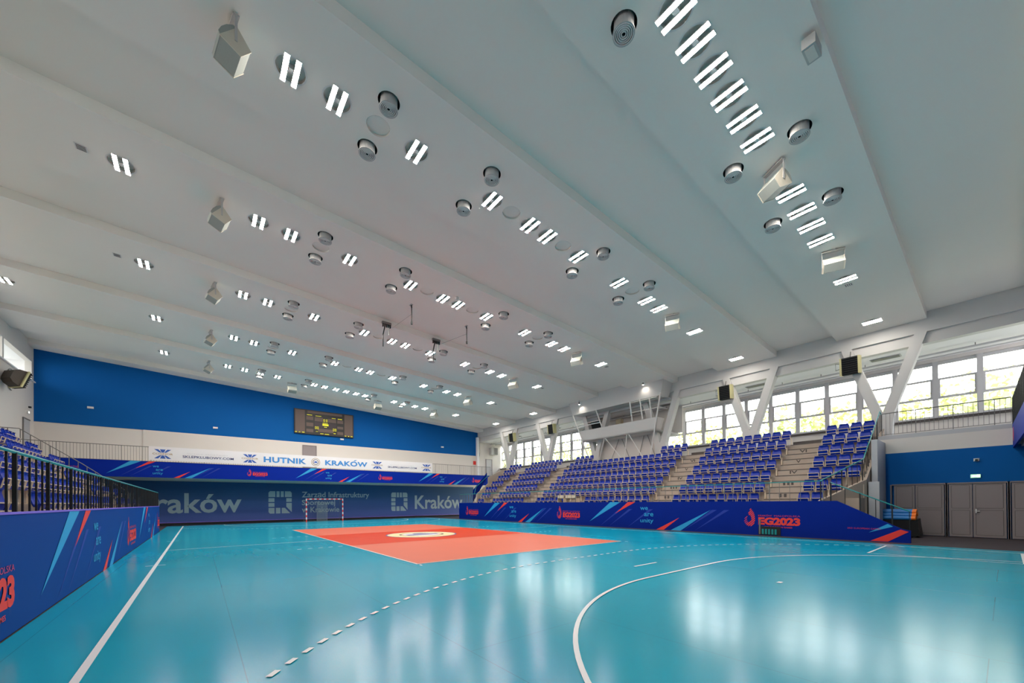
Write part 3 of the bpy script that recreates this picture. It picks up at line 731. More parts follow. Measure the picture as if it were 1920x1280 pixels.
# ---- seat: folding, blue shell, cream tube frame
def make_seat():
    t = thing('stadium_seat', '', 'seat')
    # backrest sheet, slightly dished, leaning back (front is -X)
    prof = [(-0.03, 0.52, 0.205), (0.0, 0.60, 0.215), (0.035, 0.72, 0.215), (0.05, 0.81, 0.20), (0.035, 0.86, 0.18), (-0.01, 0.885, 0.165)]
    b = MB(); cols = [-1, -0.6, 0, 0.6, 1]
    def pt(i, c, off): x, z, w = prof[i]; return (x - 0.045*abs(c)**2 + off, w*c, z)
    for off in (0.0, 0.02):
        for i in range(len(prof)-1):
            for j in range(len(cols)-1):
                b.quad(pt(i, cols[j], off), pt(i, cols[j+1], off), pt(i+1, cols[j+1], off), pt(i+1, cols[j], off))
    for i in range(len(prof)-1):
        for c in (-1, 1): b.quad(pt(i, c, 0), pt(i, c, 0.02), pt(i+1, c, 0.02), pt(i+1, c, 0))
    for j in range(len(cols)-1):
        for i in (0, len(prof)-1): b.quad(pt(i, cols[j], 0), pt(i, cols[j+1], 0), pt(i, cols[j+1], 0.02), pt(i, cols[j], 0.02))
    b.build('backrest', M_SEAT, t, smooth=True)
    # tipped-up seat pan
    b = MB(); b.hexa([(-0.10, -0.19, 0.37), (-0.06, -0.19, 0.37), (-0.06, 0.19, 0.37), (-0.10, 0.19, 0.37)], [(-0.17, -0.2, 0.60), (-0.12, -0.2, 0.61), (-0.12, 0.2, 0.61), (-0.17, 0.2, 0.60)])
    b.build('seat_pan', M_SEAT, t)
    f = MB(); r = 0.022
    f.bar((-0.19, -0.21, 0.61), (-0.19, 0.21, 0.61), r).bar((-0.16, -0.21, 0.46), (-0.16, 0.21, 0.46), r)
    for s in (-1, 1):
        f.bar((-0.19, s*0.21, 0.62), (-0.14, s*0.21, 0.38), r).bar((-0.14, s*0.21, 0.38), (0.02, s*0.21, 0.42), r)
    f.build('frame', M_CREAM, t)
    MB().box(-0.03, 0.03, -0.25, -0.20, 0.0, 0.44).box(-0.09, 0.05, -0.26, -0.19, 0, 0.02).build('bracket', M_CREAM, t)
    return freeze(t)
seat = make_seat()
BLK = [('nearest', [5.41, 5.905, 6.40, 6.895]), ('second', [8.95+0.504*i for i in range(9)]), ('middle', [14.98+0.516*i for i in range(20)]),
       ('fourth', [26.88+0.4975*i for i in range(9)]), ('farthest', [32.80+0.5*i for i in range(4)])]
cands = []
for side in ('right', 'left'):
    for k in range(7):
        for name, ys in BLK:
            n = len(ys)
            for i, y in enumerate(ys):
                if name == 'nearest' and ((k == 0 and i < 2) or (k == 1 and i < 1)): continue
                if name == 'farthest' and ((k == 0 and i > 1) or (k == 1 and i > 2)): continue
                x = 22.5+0.8*k
                if side == 'right':
                    if name == 'middle' and k == 6 and 4 <= i < 16: continue
                    if name == 'middle' and k == 0 and 20.1 < y < 22.1: continue
                else:
                    x = 20.5-x
                    if y < 1.18+(0.945-x)/0.2476-0.8: continue
                d = math.dist((x, y, ZT[k]), CAM)
                cands.append((d, side, k, name, i, n, x, y))
cands.sort()
single, rest = cands[:300], cands[300:]
firstused = False
for d, side, k, name, i, n, x, y in single:
    lab = f'blue tip-up seat, {ORD[k]} row up, {ORD[i]} from near end, {name} seat block, {side} stand'
    rot = (0, 0, 0 if side == 'right' else PI)
    grp = f'blue folding seats on the {side} stand'
    if not firstused:
        seat.location = (x, y, ZT[k]); seat.rotation_euler = rot; seat['label'] = lab; seat['group'] = grp; firstused = True
    else: dup(seat, (x, y, ZT[k]), lab, grp, rot)
sb = [MB(), MB()]
for ch, q in (('backrest', 0), ('seat_pan', 0), ('frame', 1)):
    src = [o for o in KIDS[seat.name] if o.name.startswith(ch)][0].data
    for d, side, k, name, i, n, x, y in rest:
        m = sb[q]; k0 = len(m.v); sg = 1 if side == 'right' else -1
        m.v += [(x+sg*v.co.x, y+sg*v.co.y, ZT[k]+v.co.z) for v in src.vertices]
        m.f += [tuple(k0+j for j in p.vertices) for p in src.polygons]
far = thing('far_seats', 'more blue tip-up seats in the farther parts of both stands', 'seats', kind='stuff')
tag(sb[0].build('seat_shells', M_SEAT, far), kind='stuff'); tag(sb[1].build('seat_frames', M_CREAM, far), kind='stuff')
# two small reporter tables in the front row of the middle block
for y, w, lab in ((21.75, 0.62, 'small cream reporter table, the farther of two in the front row'), (20.75, 1.0, 'wide cream reporter table, the nearer of two in the front row')):
    t = thing('reporter_table', lab, 'table', (22.15, y, 1.1), 'reporter tables in the front row')
    MB().box(-0.2, 0.25, -w/2, w/2, 0.74, 0.78).build('table_top', M_CREAM, t)
    MB().box(-0.2, -0.17, -w/2, w/2, 0.74, 1.0).build('front_panel', M_CREAM, t)
    for s in (-1, 1): MB().box(-0.2, 0.2, s*w/2-0.02, s*w/2+0.02, 0, 0.74).build('leg', M_CREAM, t)
# ================================================================ COMMENTARY BOOTH
bo = thing('commentary_booth', 'grey commentary booth hanging over the right stand between columns', 'booth')
def bx_(z): return 27.0 + 0.173*(10.4-z)
def lY(z): return 25.57 - (10.43-z)*0.30
def rY(z): return 16.37 + (10.43-z)*0.30
def band(z0, z1, m, name, xb):
    return MB().hexa([(bx_(z0), rY(z0), z0), (xb, rY(z0), z0), (xb, lY(z0), z0), (bx_(z0), lY(z0), z0)],
                     [(bx_(z1), rY(z1), z1), (xb, rY(z1), z1), (xb, lY(z1), z1), (bx_(z1), lY(z1), z1)])
band(9.33, 10.75, M_BEAM, 'upper_band', XR).build('upper_band', M_BEAM, bo)
fl = band(6.9, 7.02, M_BEAM, '', 31.0); fl.build('booth_floor', M_BEAM, bo)
lo = MB()
lo.hexa([(bx_(6.9), rY(6.9), 6.9), (bx_(6.9)+0.1, rY(6.9), 6.9), (bx_(6.9)+0.1, lY(6.9), 6.9), (bx_(6.9), lY(6.9), 6.9)],
        [(bx_(7.85), rY(7.85), 7.85), (bx_(7.85)+0.1, rY(7.85), 7.85), (bx_(7.85)+0.1, lY(7.85), 7.85), (bx_(7.85), lY(7.85), 7.85)])
lo.build('front_parapet', M_BEAM, bo)
sd = MB().hexa([(bx_(6.9), rY(6.9), 6.9), (XR+0.1, rY(6.9), 6.9), (XR+0.1, rY(6.9)+0.1, 6.9), (bx_(6.9), rY(6.9)+0.1, 6.9)],
               [(bx_(7.85), rY(7.85), 7.85), (XR+0.1, rY(7.85), 7.85), (XR+0.1, rY(7.85)+0.1, 7.85), (bx_(7.85), rY(7.85)+0.1, 7.85)])
sd.build('side_parapet', M_WALL, bo)
MB().box(30.6, 30.7, 16.9, 24.6, 7.0, 9.16).build('back_wall', M_WALL, bo)
MB().box(29.0, 29.1, 17.6, 23.6, 4.7, 6.9).build('lower_screen', M_WALL, bo)
def P(y_t, z): return (bx_(z)-0.03, y_t, z)
posts = [('post', (lY(9.33)-0.02, 9.33), (lY(5.0)-0.05, 5.0)), ('post', (rY(9.5)+0.03, 9.5), (rY(5.0)+0.05, 5.0)), ('post', (22.6, 9.33), (22.2, 7.85)), ('post', (19.3, 9.33), (19.25, 7.85)),
         ('post', (18.4, 9.33), (18.35, 7.85)), ('post', (17.6, 9.33), (17.6, 7.85))]
for nme, a, c in posts: MB().bar(P(*a), P(*c), 0.07).build(nme, M_WMET, bo)
for a, c in (((22.1, 6.9), (22.9, 5.1)), ((22.0, 6.9), (20.6, 5.1)), ((19.9, 6.9), (20.3, 5.1)), ((19.7, 6.9), (18.7, 5.1))):
    MB().bar(P(*a), (27.85, c[0], c[1]), 0.045).build('strut', M_WMET, bo)
for a, c in (((21.6, 6.9), (22.6, 4.8)), ((21.3, 6.9), (20.4, 4.8)), ((19.2, 6.9), (19.8, 4.8)), ((18.9, 6.9), (18.1, 4.8))):
    MB().bar((28.9, a[0], a[1]), (28.9, c[0], c[1]), 0.03).build('brace', M_STEEL, bo)
for a, c, z in ((19.3, 17.0, 8.5), (19.3, 17.0, 9.25), (25.0, 22.4, 8.45), (25.0, 22.4, 8.25)):
    MB().bar(P(min(a, lY(z)), z), P(max(c, rY(z)), z), 0.04).build('rail', M_WMET, bo)
MB().bar((bx_(8.5), rY(8.5), 8.5), (XR, rY(8.5)-0.1, 8.5), 0.035).build('rail', M_WMET, bo)
MB().bar((bx_(9.3), rY(9.3), 9.25), (XR, rY(9.3)-0.1, 9.25), 0.035).build('rail', M_WMET, bo)
# equipment inside
tag(MB().box(30.2, 30.55, 24.5, 26.0, 7.6, 9.1).box(29.9, 30.2, 24.6, 25.6, 7.0, 7.9).build('equipment_rack', M_VOID), 'black equipment rack inside the booth behind the left opening', 'rack')
tag(MB().box(30.3, 30.58, 22.35, 22.95, 7.05, 9.0).box(30.28, 30.3, 22.4, 22.9, 7.15, 8.9).build('locker', M_SKIN), 'cream locker against the back wall inside the booth', 'locker')
# spots washing the booth front
for y, zt, lab in ((17.85, 10.33, 'bright wall spotlight at the near end of the booth band'), (24.1, 10.1, 'bright wall spotlight at the far end of the booth band')):
    t = thing('spotlight', lab, 'spotlight', (26.75, y, zt), 'spotlights on the booth front')
    MB().tube([(-0.02, 0, 0.15), (0.0, 0, -0.08)], 0.06, 10).build('housing', M_STEEL, t)
    MB().box(-0.01, 0.01, -0.01, 0.01, 0.1, 0.35).build('stem', M_STEEL, t)
    MB().lathe([(0.0, 0), (0.055, 0)], 12, (0.0, 0, -0.085)).build('lens', M_SPOT, t)
    ld = bpy.data.lights.new('spot_light', 'SPOT'); ld.energy = 45; ld.spot_size = 2.3; ld.spot_blend = 0.7; ld.color = (1, 0.9, 0.78); ld.shadow_soft_size = 0.05
    lo_ = bpy.data.objects.new('spot_light', ld); COL.objects.link(lo_); lo_.parent = t; lo_.location = (0.0, 0, -0.1); lo_.rotation_euler = (0, -0.25, 0)
# ================================================================ CEILING LIGHTS, VENTS, COVERS
def make_light():
    t = thing('ceiling_light', '', 'ceiling light')
    MB().lathe([(0.31, 0.0), (0.31, 0.09), (0.0, 0.09)], 24).build('can', M_CAN, t, smooth=False)
    MB().lathe([(0.31, -0.004), (0.345, -0.004)], 24).build('rim', M_WMET, t)
    for s in (-1, 1):
        MB().box(s*0.118-0.055, s*0.118+0.055, -0.355, 0.355, -0.03, -0.004).build('bar_housing', M_WMET, t)
        MB().quad((s*0.118-0.05, -0.35, -0.0315), (s*0.118-0.05, 0.35, -0.0315), (s*0.118+0.05, 0.35, -0.0315), (s*0.118+0.05, -0.35, -0.0315)).build('light_bar', M_LIT, t)
    MB().box(-0.05, 0.05, -0.06, 0.06, -0.02, 0.09).build('driver', M_WMET, t)
    return freeze(t)
def make_vent():
    t = thing('air_nozzle', '', 'air vent')
    MB().lathe([(0.265, 0.0), (0.265, 0.15), (0.0, 0.15)], 24).build('recess', M_VOID, t)
    MB().lathe([(0.205, 0.14), (0.205, -0.16), (0.225, -0.17), (0.225, -0.20), (0.20, -0.20), (0.20, -0.15)], 24).build('drum', M_VENT, t, smooth=False)
    g = MB()
    for i in range(5):
        r = 0.035+0.037*i; g.lathe([(r, -0.185), (r+0.006, -0.205), (r+0.024, -0.195), (r+0.026, -0.185)], 20)
    g.build('grille_ring', M_WMET, [o for o in t.children if o.name.startswith('drum')][0])
    MB().lathe([(0.0, -0.16), (0.2, -0.16)], 20).build('backing', M_VOID, t)
    return freeze(t)
def make_cover():
    t = thing('blank_cover', '', 'ceiling cover')
    MB().lathe([(0.30, 0.0), (0.30, 0.06), (0.0, 0.06)], 28).build('recess_plate', M_CEIL, t)
    MB().lathe([(0.297, 0.0), (0.297, 0.055)], 28).build('rim', M_CAN, t)
    return freeze(t)
RN = ['first', 'second', 'third', 'fourth', 'fifth', 'sixth']
protos = {'L': make_light(), 'V': make_vent(), 'B': make_cover()}; used = {}
def place(kind, x, y, label, group):
    loc = (x, y, zc(x)); rot = (0, TILT, 0)
    if kind not in used:
        p = protos[kind]; used[kind] = 1; p.location = loc; p.rotation_euler = rot; p['label'] = label; p['group'] = group; return p
    return dup(protos[kind], loc, label, group, rot)
for r in range(6):
    y = ROWS[r]
    for i, x in enumerate(LX[r]):
        place('L', x, y, f'twin-bar ceiling light, {ORD[i]} from the left in the {RN[r]} ceiling strip from the camera', 'twin-bar lights in the ceiling strips')
    for i, x in enumerate(VXr[r]):
        for s, nm in ((-0.8, 'near-side'), (0.8, 'far-side')):
            place('V', x, y+s, f'round grey air nozzle, {nm} of pair {ORD[i]} from left, {RN[r]} ceiling strip', 'round air nozzles')
    for i, x in enumerate(BX[r]):
        place('B', x, y, f'plain round ceiling cover, {ORD[i]} from the left in the {RN[r]} ceiling strip', 'round blank covers')
for r, x in ((2, -1.68), (3, -1.66), (0, 22.28), (2, 22.3), (3, 22.3), (4, 22.3)):
    t = thing('ceiling_grille', f'small flush grey grille beside the {"left" if x < 0 else "right"} lights of the {RN[r]} ceiling strip', 'grille', (x, ROWS[r], zc(x)-0.004), rot=(0, TILT, 0))
    MB().box(-0.13, 0.13, -0.13, 0.13, -0.012, 0).build('frame', M_WMET, t)
    for q in range(4): MB().box(-0.1, 0.1, -0.1+0.06*q, -0.075+0.06*q, -0.02, -0.012).build('slat', M_STEEL, t)
tagd = thing('smoke_detector', 'small round detector beside a light in the third ceiling strip', 'detector', (10.5, 17.2, zc(10.5)))
MB().lathe([(0.09, 0), (0.09, -0.05), (0.05, -0.09), (0, -0.09)], 14).build('body', M_VENT, tagd)
# ================================================================ LOUDSPEAKERS
def make_speaker():
    t = thing('loudspeaker', '', 'loudspeaker')     # origin on the ceiling; the horn faces -X and down
    b = MB()
    th = math.radians(38)
    def R(x, z): return (x*math.cos(th)+z*math.sin(th), -x*math.sin(th)+z*math.cos(th)-0.58)
    # case outline in XZ: rear narrow, front wide (wedge)
    def out(pts): return [R(*p) for p in pts]
    b.prism(out([(0.22, -0.14), (0.22, 0.14), (-0.15, 0.24), (-0.15, -0.24)]), 'y', -0.29, 0.29).build('case', M_SPKG, t)
    MB().prism(out([(-0.15, -0.245), (-0.15, 0.245), (-0.22, 0.2), (-0.255, 0.07), (-0.255, -0.07), (-0.22, -0.2)]), 'y', -0.30, 0.30).build('grille', M_SPKG, t)
    for s in (-1, 1):
        MB().prism(out([(0.23, -0.15), (0.23, 0.15), (-0.16, 0.25), (-0.16, -0.25)]), 'y', s*0.29, s*0.31).build('end_cap', M_SPK, t)
        MB().bar((0, s*0.33, -0.06), (0.0, s*0.32, -0.6), 0.05, 0.012, upv=(0, 1, 0)).build('bracket_arm', M_VENT, t)
    MB().box(-0.06, 0.06, -0.34, 0.34, -0.07, -0.04).box(-0.05, 0.05, -0.06, 0.06, -0.05, 0.02).build('bracket_bar', M_VENT, t)
    return freeze(t)
spk = make_speaker(); sused = False
SP = [(1.53, ROWS[r]-0.15, 0.15, f'hanging grey loudspeaker left of the {RN[r]} ceiling strip lights') for r in (1, 2, 3, 4, 5)]
SP += [(19.2, ROWS[r]-0.15, PI+0.35, f'hanging cream loudspeaker right of the {RN[r]} ceiling strip lights') for r in (0, 1, 2, 3, 4, 5)]
SP += [(13.75, ROWS[0], PI-0.5, 'large cream loudspeaker amid the lights of the nearest ceiling strip'),
       (6.95, ROWS[5]+0.9, PI/2, 'loudspeaker facing the hall above the left of the scoreboard'), (13.95, ROWS[5]+0.8, PI/2, 'loudspeaker facing the hall above the right of the scoreboard')]
for x, y, rz, lab in SP:
    loc = (x, y, zc(x))
    if not sused:
        spk.location = loc; spk.rotation_euler = (0, 0, rz); spk['label'] = lab; spk['group'] = 'ceiling loudspeakers'; sused = True
    else: dup(spk, loc, lab, 'ceiling loudspeakers', (0, 0, rz))
# small projector-like device by the top edge
pj = thing('ceiling_device', 'small dark-windowed device hanging at the top edge near the first strip', 'device', (11.0, 3.62, zc(11.0)))
MB().box(-0.22, 0.22, -0.12, 0.12, -0.3, -0.08).build('case', M_VENT, pj)
MB().box(-0.17, 0.17, -0.08, 0.08, -0.315, -0.3).build('lens', M_CAN, pj)
MB().box(-0.03, 0.03, -0.03, 0.03, -0.08, 0.02).build('stem', M_VENT, pj)
# cable pulleys for the hoist
for (x, y, l, lab) in ((9.15, 19.3, 1.0, 'black rope pulley hanging left of the ceiling centre'), (12.31, 19.3, 0.9, 'black rope pulley hanging right of the ceiling centre')):
    t = thing('rope_pulley', lab, 'pulley', (x, y, zc(x)+STEP))
    MB().box(-0.05, 0.05, -0.1, 0.1, -0.36, 0.0).build('plate', M_VENT, t)
    MB().bar((0, 0.05, -0.1), (0, -0.05, -0.5), 0.05).build('arm', M_BLACK, t)
    MB().tube([(0, -0.05, -0.5), (0, -0.05, -1.2)], 0.025, 6).build('rope', M_BLACK, t)
    MB().tube([(0, -0.05, -1.2), (0, -0.05, -1.32)], 0.05, 8).build('weight', M_BLACK, t)
for (x, y, lab) in ((9.0, 22.15, 'dark rope winch on the fourth strip edge, left one'), (12.0, 22.15, 'dark rope winch on the fourth strip edge, right one')):
    t = thing('rope_winch', lab, 'winch', (x, y, zc(x)))
    MB().box(-0.25, 0.25, -0.06, 0.06, 0.0, 0.12).build('case', M_STEEL, t)
    for q in range(5): MB().box(-0.22+0.1*q, -0.17+0.1*q, -0.05, 0.05, -0.16, 0.0).build('spool', M_BLACK, t)
    MB().bar((-0.1, 0, -0.16), (-0.2, 0, -0.6), 0.05).build('arm', M_BLACK, t)
    MB().bar((0.12, 0, -0.16), (0.14, 0, -0.55), 0.1, 0.04).build('arm', M_VENT, t)
    MB().tube([(-0.2, 0, -0.6), (-0.2, 0, -1.25)], 0.025, 6).build('rope', M_BLACK, t)
for a, b, lab in (((9.15, 19.25, 10.9), (9.3, 22.1, 11.25), 'thin hoist cable between the left pulley and winch'), ((12.31, 19.25, 10.75), (12.2, 22.1, 11.05), 'thin hoist cable between the right pulley and winch')):
    tag(MB().tube([a, b], 0.008, 4).build('hoist_cable', M_STEEL), lab, 'cable')
# ================================================================ UNIT HEATERS
def make_heater():
    t = thing('unit_heater', '', 'heater')
    MB().box(-0.12, 0.28, -0.42, -0.33, -0.45, 0.45).build('side_panel', M_HEAT, t)
    MB().box(-0.12, 0.28, 0.33, 0.42, -0.45, 0.45).build('side_panel', M_HEAT, t)
    MB().box(-0.08, 0.3, -0.33, 0.33, -0.45, 0.45).build('body', M_VOID, t)
    for q in range(8):
        MB().hexa([(-0.13, -0.33, -0.40+q*0.11), (-0.08, -0.33, -0.37+q*0.11), (-0.08, 0.33, -0.37+q*0.11), (-0.13, 0.33, -0.40+q*0.11)],
                  [(-0.13, -0.33, -0.38+q*0.11), (-0.08, -0.33, -0.35+q*0.11), (-0.08, 0.33, -0.35+q*0.11), (-0.13, 0.33, -0.38+q*0.11)]).build('louvre', M_BLACK, t)
    MB().bar((0.1, 0, 0.45), (0.25, 0, 0.75), 0.04).build('bracket', M_STEEL, t)
    MB().tube([(0.1, 0.42, 0.2), (0.1, 0.62, 0.25), (0.1, 0.62, -0.1), (0.1, 0.42, -0.05)], 0.018, 6).build('pipe', M_STEEL, t)
    return freeze(t)
ht = make_heater(); hus = False
HT = [(27.98, 6.25, 8.72, 0, 'dark louvred unit heater on the nearest V column'), (27.98, 12.58, 8.70, 0, 'dark louvred unit heater on the second V column'),
      (27.98, 28.85, 8.75, 0, 'dark unit heater on the fifth V column beyond the booth'), (27.98, 35.05, 8.74, 0, 'dark unit heater on the farthest V column'),
      ]
for x, y, z, rz, lab in HT:
    rot = (0, -0.12, rz)
    if not hus: ht.location = (x, y, z); ht.rotation_euler = rot; ht['label'] = lab; ht['group'] = 'unit heaters'; hus = True; continue
    c = dup(ht, (x, y, z), lab, 'unit heaters', rot)
lh = thing('unit_heater', 'dark rounded unit heater on the left wall under the window', 'heater', (-7.25, 36.6, 9.0), rot=(0, 0.35, 0.75))
MB().prism([(-0.38, -0.25), (-0.2, -0.42), (0.12, -0.5), (0.12, 0.5), (-0.2, 0.42), (-0.38, 0.25)], 'y', -0.36, 0.36).build('body', mat('heater_brown', (70, 60, 52), 0.6), lh)
MB().box(0.12, 0.2, -0.46, 0.46, -0.52, 0.52).build('band', M_HEAT, lh)
MB().box(0.2, 0.3, -0.42, 0.42, -0.48, 0.48).build('grille', M_VOID, lh)
for q in range(8): MB().box(0.3, 0.36, -0.42, 0.42, -0.46+q*0.12, -0.42+q*0.12).build('louvre', M_BLACK, lh)
tag(MB().tube([(-7.75, 38.0+0.7*math.cos(a), 9.15+0.62*math.sin(a)) for a in [PI*1.5-PI*i/14 for i in range(15)]], 0.03, 6).build('heater_bracket', M_STEEL), 'curved steel hoop bracket holding the left wall heater', 'bracket')
# ================================================================ SCOREBOARD and bits on the far wall
sc = thing('scoreboard', 'dark electronic scoreboard on the blue far wall', 'scoreboard')
Ys = YF-0.18
MB().box(7.9, 13.2, Ys, YF, 8.2, 10.5).build('case', M_SCRF, sc)
FS = Face((7.9, Ys, 8.2), (1, 0, 0), (0, 0, 1), (0, -1, 0))
def rct(u0, u1, v0, v1): return [(u0, v0), (u1, v0), (u1, v1), (u0, v1)]
for q in (rct(0.08, 0.88, 0.16, 2.22), rct(4.42, 5.2, 0.16, 2.22)): shape(FS, [q], 'side_panel', M_SCRP, sc, 0.006)
shape(FS, [rct(1.1, 4.2, 2.0, 2.22)], 'title_panel', M_SCRP, sc, 0.006)
for q in (rct(1.0, 1.6, 1.35, 1.7), rct(1.0, 1.6, 0.75, 1.1), rct(1.0, 1.6, 0.2, 0.5), rct(3.75, 4.3, 1.3, 1.62), rct(3.75, 4.3, 0.75, 1.0), rct(3.75, 4.3, 0.2, 0.48), rct(1.72, 2.45, 1.3, 1.68), rct(2.9, 3.65, 1.3, 1.65), rct(2.0, 3.4, 0.3, 0.62)):
    shape(FS, [q], 'name_panel', M_SCRP, sc, 0.006)
for q in (rct(1.72, 2.4, 0.72, 1.22), rct(2.95, 3.65, 0.72, 1.22)): shape(FS, [q], 'dark_panel', M_SCRD, sc, 0.006)
led = []
for u0, u1, v0, v1 in ((1.05, 1.5, 1.8, 1.85), (1.8, 2.3, 1.78, 1.82), (3.25, 3.6, 1.72, 1.76), (3.8, 4.2, 1.7, 1.76), (0.05, 0.22, 0.1, 0.16), (0.35, 0.5, 0.1, 0.15), (0.62, 0.85, 0.1, 0.16), (4.45, 4.6, 0.1, 0.16), (4.75, 4.88, 0.1, 0.16), (5.0, 5.2, 0.1, 0.16),
                       (2.2, 2.5, 0.12, 0.17), (2.6, 3.0, 0.1, 0.16), (2.42, 2.88, 1.15, 1.2), (2.4, 2.95, 0.93, 1.1), (2.55, 2.8, 0.78, 0.83), (1.82, 2.0, 0.3, 0.34), (3.4, 3.6, 0.24, 0.3)):
    led.append(rct(u0, u1, v0, v1))
shape(FS, led, 'led_row', M_YEL, sc, 0.009)
dig = []
for u, v in ((1.75, 0.55), (1.93, 0.55), (3.35, 0.5), (3.53, 0.5), (2.5, 1.32), (2.72, 1.32)):
    dig += [rct(u, u+0.03, v, v+0.24), rct(u+0.1, u+0.13, v, v+0.24), rct(u, u+0.13, v+0.21, v+0.24), rct(u, u+0.13, v, v+0.03)]
shape(FS, dig, 'led_digit', M_YEL, sc, 0.009)
for k, (x, z) in enumerate(((-5.13, 8.69), (2.07, 8.03), (12.12, 8.0), (23.31, 8.13))):
    t = thing('wall_lamp', f'tiny white emergency lamp on the blue far wall, {ORD[k]} from the left', 'lamp', (x, YF, z))
    MB().box(-0.16, 0.16, -0.1, 0, -0.07, 0.07).build('case', M_WMET, t)
    MB().box(-0.12, 0.12, -0.11, -0.1, -0.04, 0.04).build('lens', M_WBAN, t)
def door(name, x0, x1, z0, z1, y, m):
    d = tag(bpy.data.objects.new(name, None), kind='structure'); COL.objects.link(d)
    MB().box(x0, x1, y-0.05, y, z0, z1).build('door_leaf', m, d)
    f = MB().box(x0-0.05, x0, y-0.08, y, z0, z1+0.05).box(x1, x1+0.05, y-0.08, y, z0, z1+0.05).box(x0, x1, y-0.08, y, z1, z1+0.05); f.build('door_frame', M_DOORF, d)
    MB().box(x1-0.12, x1-0.09, y-0.12, y-0.05, z0+1.0, z0+1.04).build('door_handle', M_STEEL, d)
    return d
door('door_1', 8.64, 9.75, 4.7, 7.1, YF-0.02, M_DOOR)
door('door_2', 29.54, 30.4, 4.7, 7.05, YF, M_WFRAME)
d3 = tag(bpy.data.objects.new('door_3', None), kind='structure'); COL.objects.link(d3)
MB().box(XL, XL+0.03, 40.15, 41.4, 4.7, 7.25).build('door_leaf', M_CONCG, d3)
MB().box(XL, XL+0.06, 40.05, 40.15, 4.7, 7.3).box(XL, XL+0.06, 40.15, 41.4, 7.25, 7.32).build('door_frame', M_STEEL, d3)
tt = thing('door_light', 'small round lamp above the doorway in the left wall', 'lamp', (XL, 40.9, 7.75))
MB().box(0, 0.1, -0.12, 0.12, -0.08, 0.08).build('case', M_WMET, tt); MB().box(0.1, 0.11, -0.08, 0.08, -0.05, 0.05).build('lens', mat('small_lamp', (240, 250, 240), 0.5, emit=3), tt)
tag(MB().box(XL, XL+0.12, 41.2, 41.35, 8.1, 8.2).build('wall_camera', M_BLACK), 'tiny black camera on the left wall above the doorway', 'camera')
el = thing('electric_box', 'grey electric cabinet on the white wall at the far right', 'cabinet', (30.0, YF, 7.66))
MB().box(0, 0.95, -0.6, 0, 0, 0.9).build('case', M_VENT, el); MB().box(0.5, 0.95, -0.64, -0.6, 0.03, 0.87).build('door', M_STEEL, el)
fe = thing('fire_sign', 'small red fire sign on the far wall near the right corner', 'sign', (27.8, YF-0.02, 6.3))
MB().box(-0.2, 0.2, -0.02, 0, 0, 0.45).build('plate', M_RED, fe)
# ================================================================ DOORS UNDER THE RIGHT WALKWAY
XD = 26.42
FD = Face((XD, 0, 0), (0, -1, 0), (0, 0, 1), (-1, 0, 0))
def doorset(n, y_hi, y_lo, leaves):
    d = tag(bpy.data.objects.new(f'door_{n}', None), kind='structure'); COL.objects.link(d)
    f = MB().box(XD-0.03, XD+0.08, y_lo-0.06, y_lo, 0, 2.31).box(XD-0.03, XD+0.08, y_hi, y_hi+0.06, 0, 2.31).box(XD-0.03, XD+0.08, y_lo, y_hi, 2.27, 2.33)
    f.build('door_frame', M_DOORF, d)
    for a, b in leaves:   # a > b
        MB().box(XD, XD+0.06, b+0.01, a-0.01, 0.02, 2.26).build('door_leaf', M_DOOR, d)
        for z0, z1 in ((0.12, 1.14), (1.24, 2.2)):
            m_ = 0.09
            MB().box(XD-0.012, XD, b+m_, a-m_, z0, z1).build('door_panel', M_DOOR, d)
            e = MB()
            for q in ((b+m_-0.012, b+m_, z0, z1), (a-m_, a-m_+0.012, z0, z1), (b+m_, a-m_, z0-0.012, z0), (b+m_, a-m_, z1, z1+0.012)):
                e.box(XD-0.006, XD, q[0], q[1], q[2], q[3])
            e.build('panel_bead', M_TREE_D, d)
    return d
d4 = doorset(4, 4.5, 2.82, [(4.44, 3.74), (3.74, 2.84)])
d5 = doorset(5, 2.74, 1.13, [(2.72, 2.04), (2.04, 1.15)])
d6 = doorset(6, 1.05, -1.0, [(1.03, 0.1), (0.1, -0.95)])
hb = MB().box(XD-0.06, XD-0.01, 1.93, 1.97, 1.03, 1.2).box(XD-0.08, XD-0.05, 1.85, 1.97, 1.1, 1.13); hb.build('door_handle', M_WMET, d5)
es = thing('exit_sign', 'lit green exit sign with white arrow above the grey doors', 'exit sign', (26.4, 1.95, 2.58))
MB().box(-0.05, 0, -0.14, 0.14, -0.075, 0.075).build('case', M_WMET, es)
MB().box(-0.055, -0.05, -0.13, 0.13, -0.065, 0.065).build('face', M_EXIT, es)
FX = Face((-0.055, 0, 0), (0, -1, 0), (0, 0, 1), (-1, 0, 0))
shape(FX, [rct(-0.06, 0.02, -0.014, 0.014), [(-0.10, 0), (-0.05, -0.035), (-0.05, 0.035)], rct(0.04, 0.11, -0.045, 0.045)], 'arrow', M_EXITW, es, 0.004)
dc = thing('dome_camera', 'small dome camera on the blue wall above the exit sign', 'camera', (26.4, 1.92, 3.26))
MB().box(-0.02, 0, -0.08, 0.08, -0.06, 0.06).box(-0.1, -0.02, -0.06, 0.06, -0.05, 0.05).build('housing', M_WMET, dc)
MB().box(-0.13, -0.1, -0.035, 0.035, -0.045, 0.02).build('lens', M_BLACK, dc)
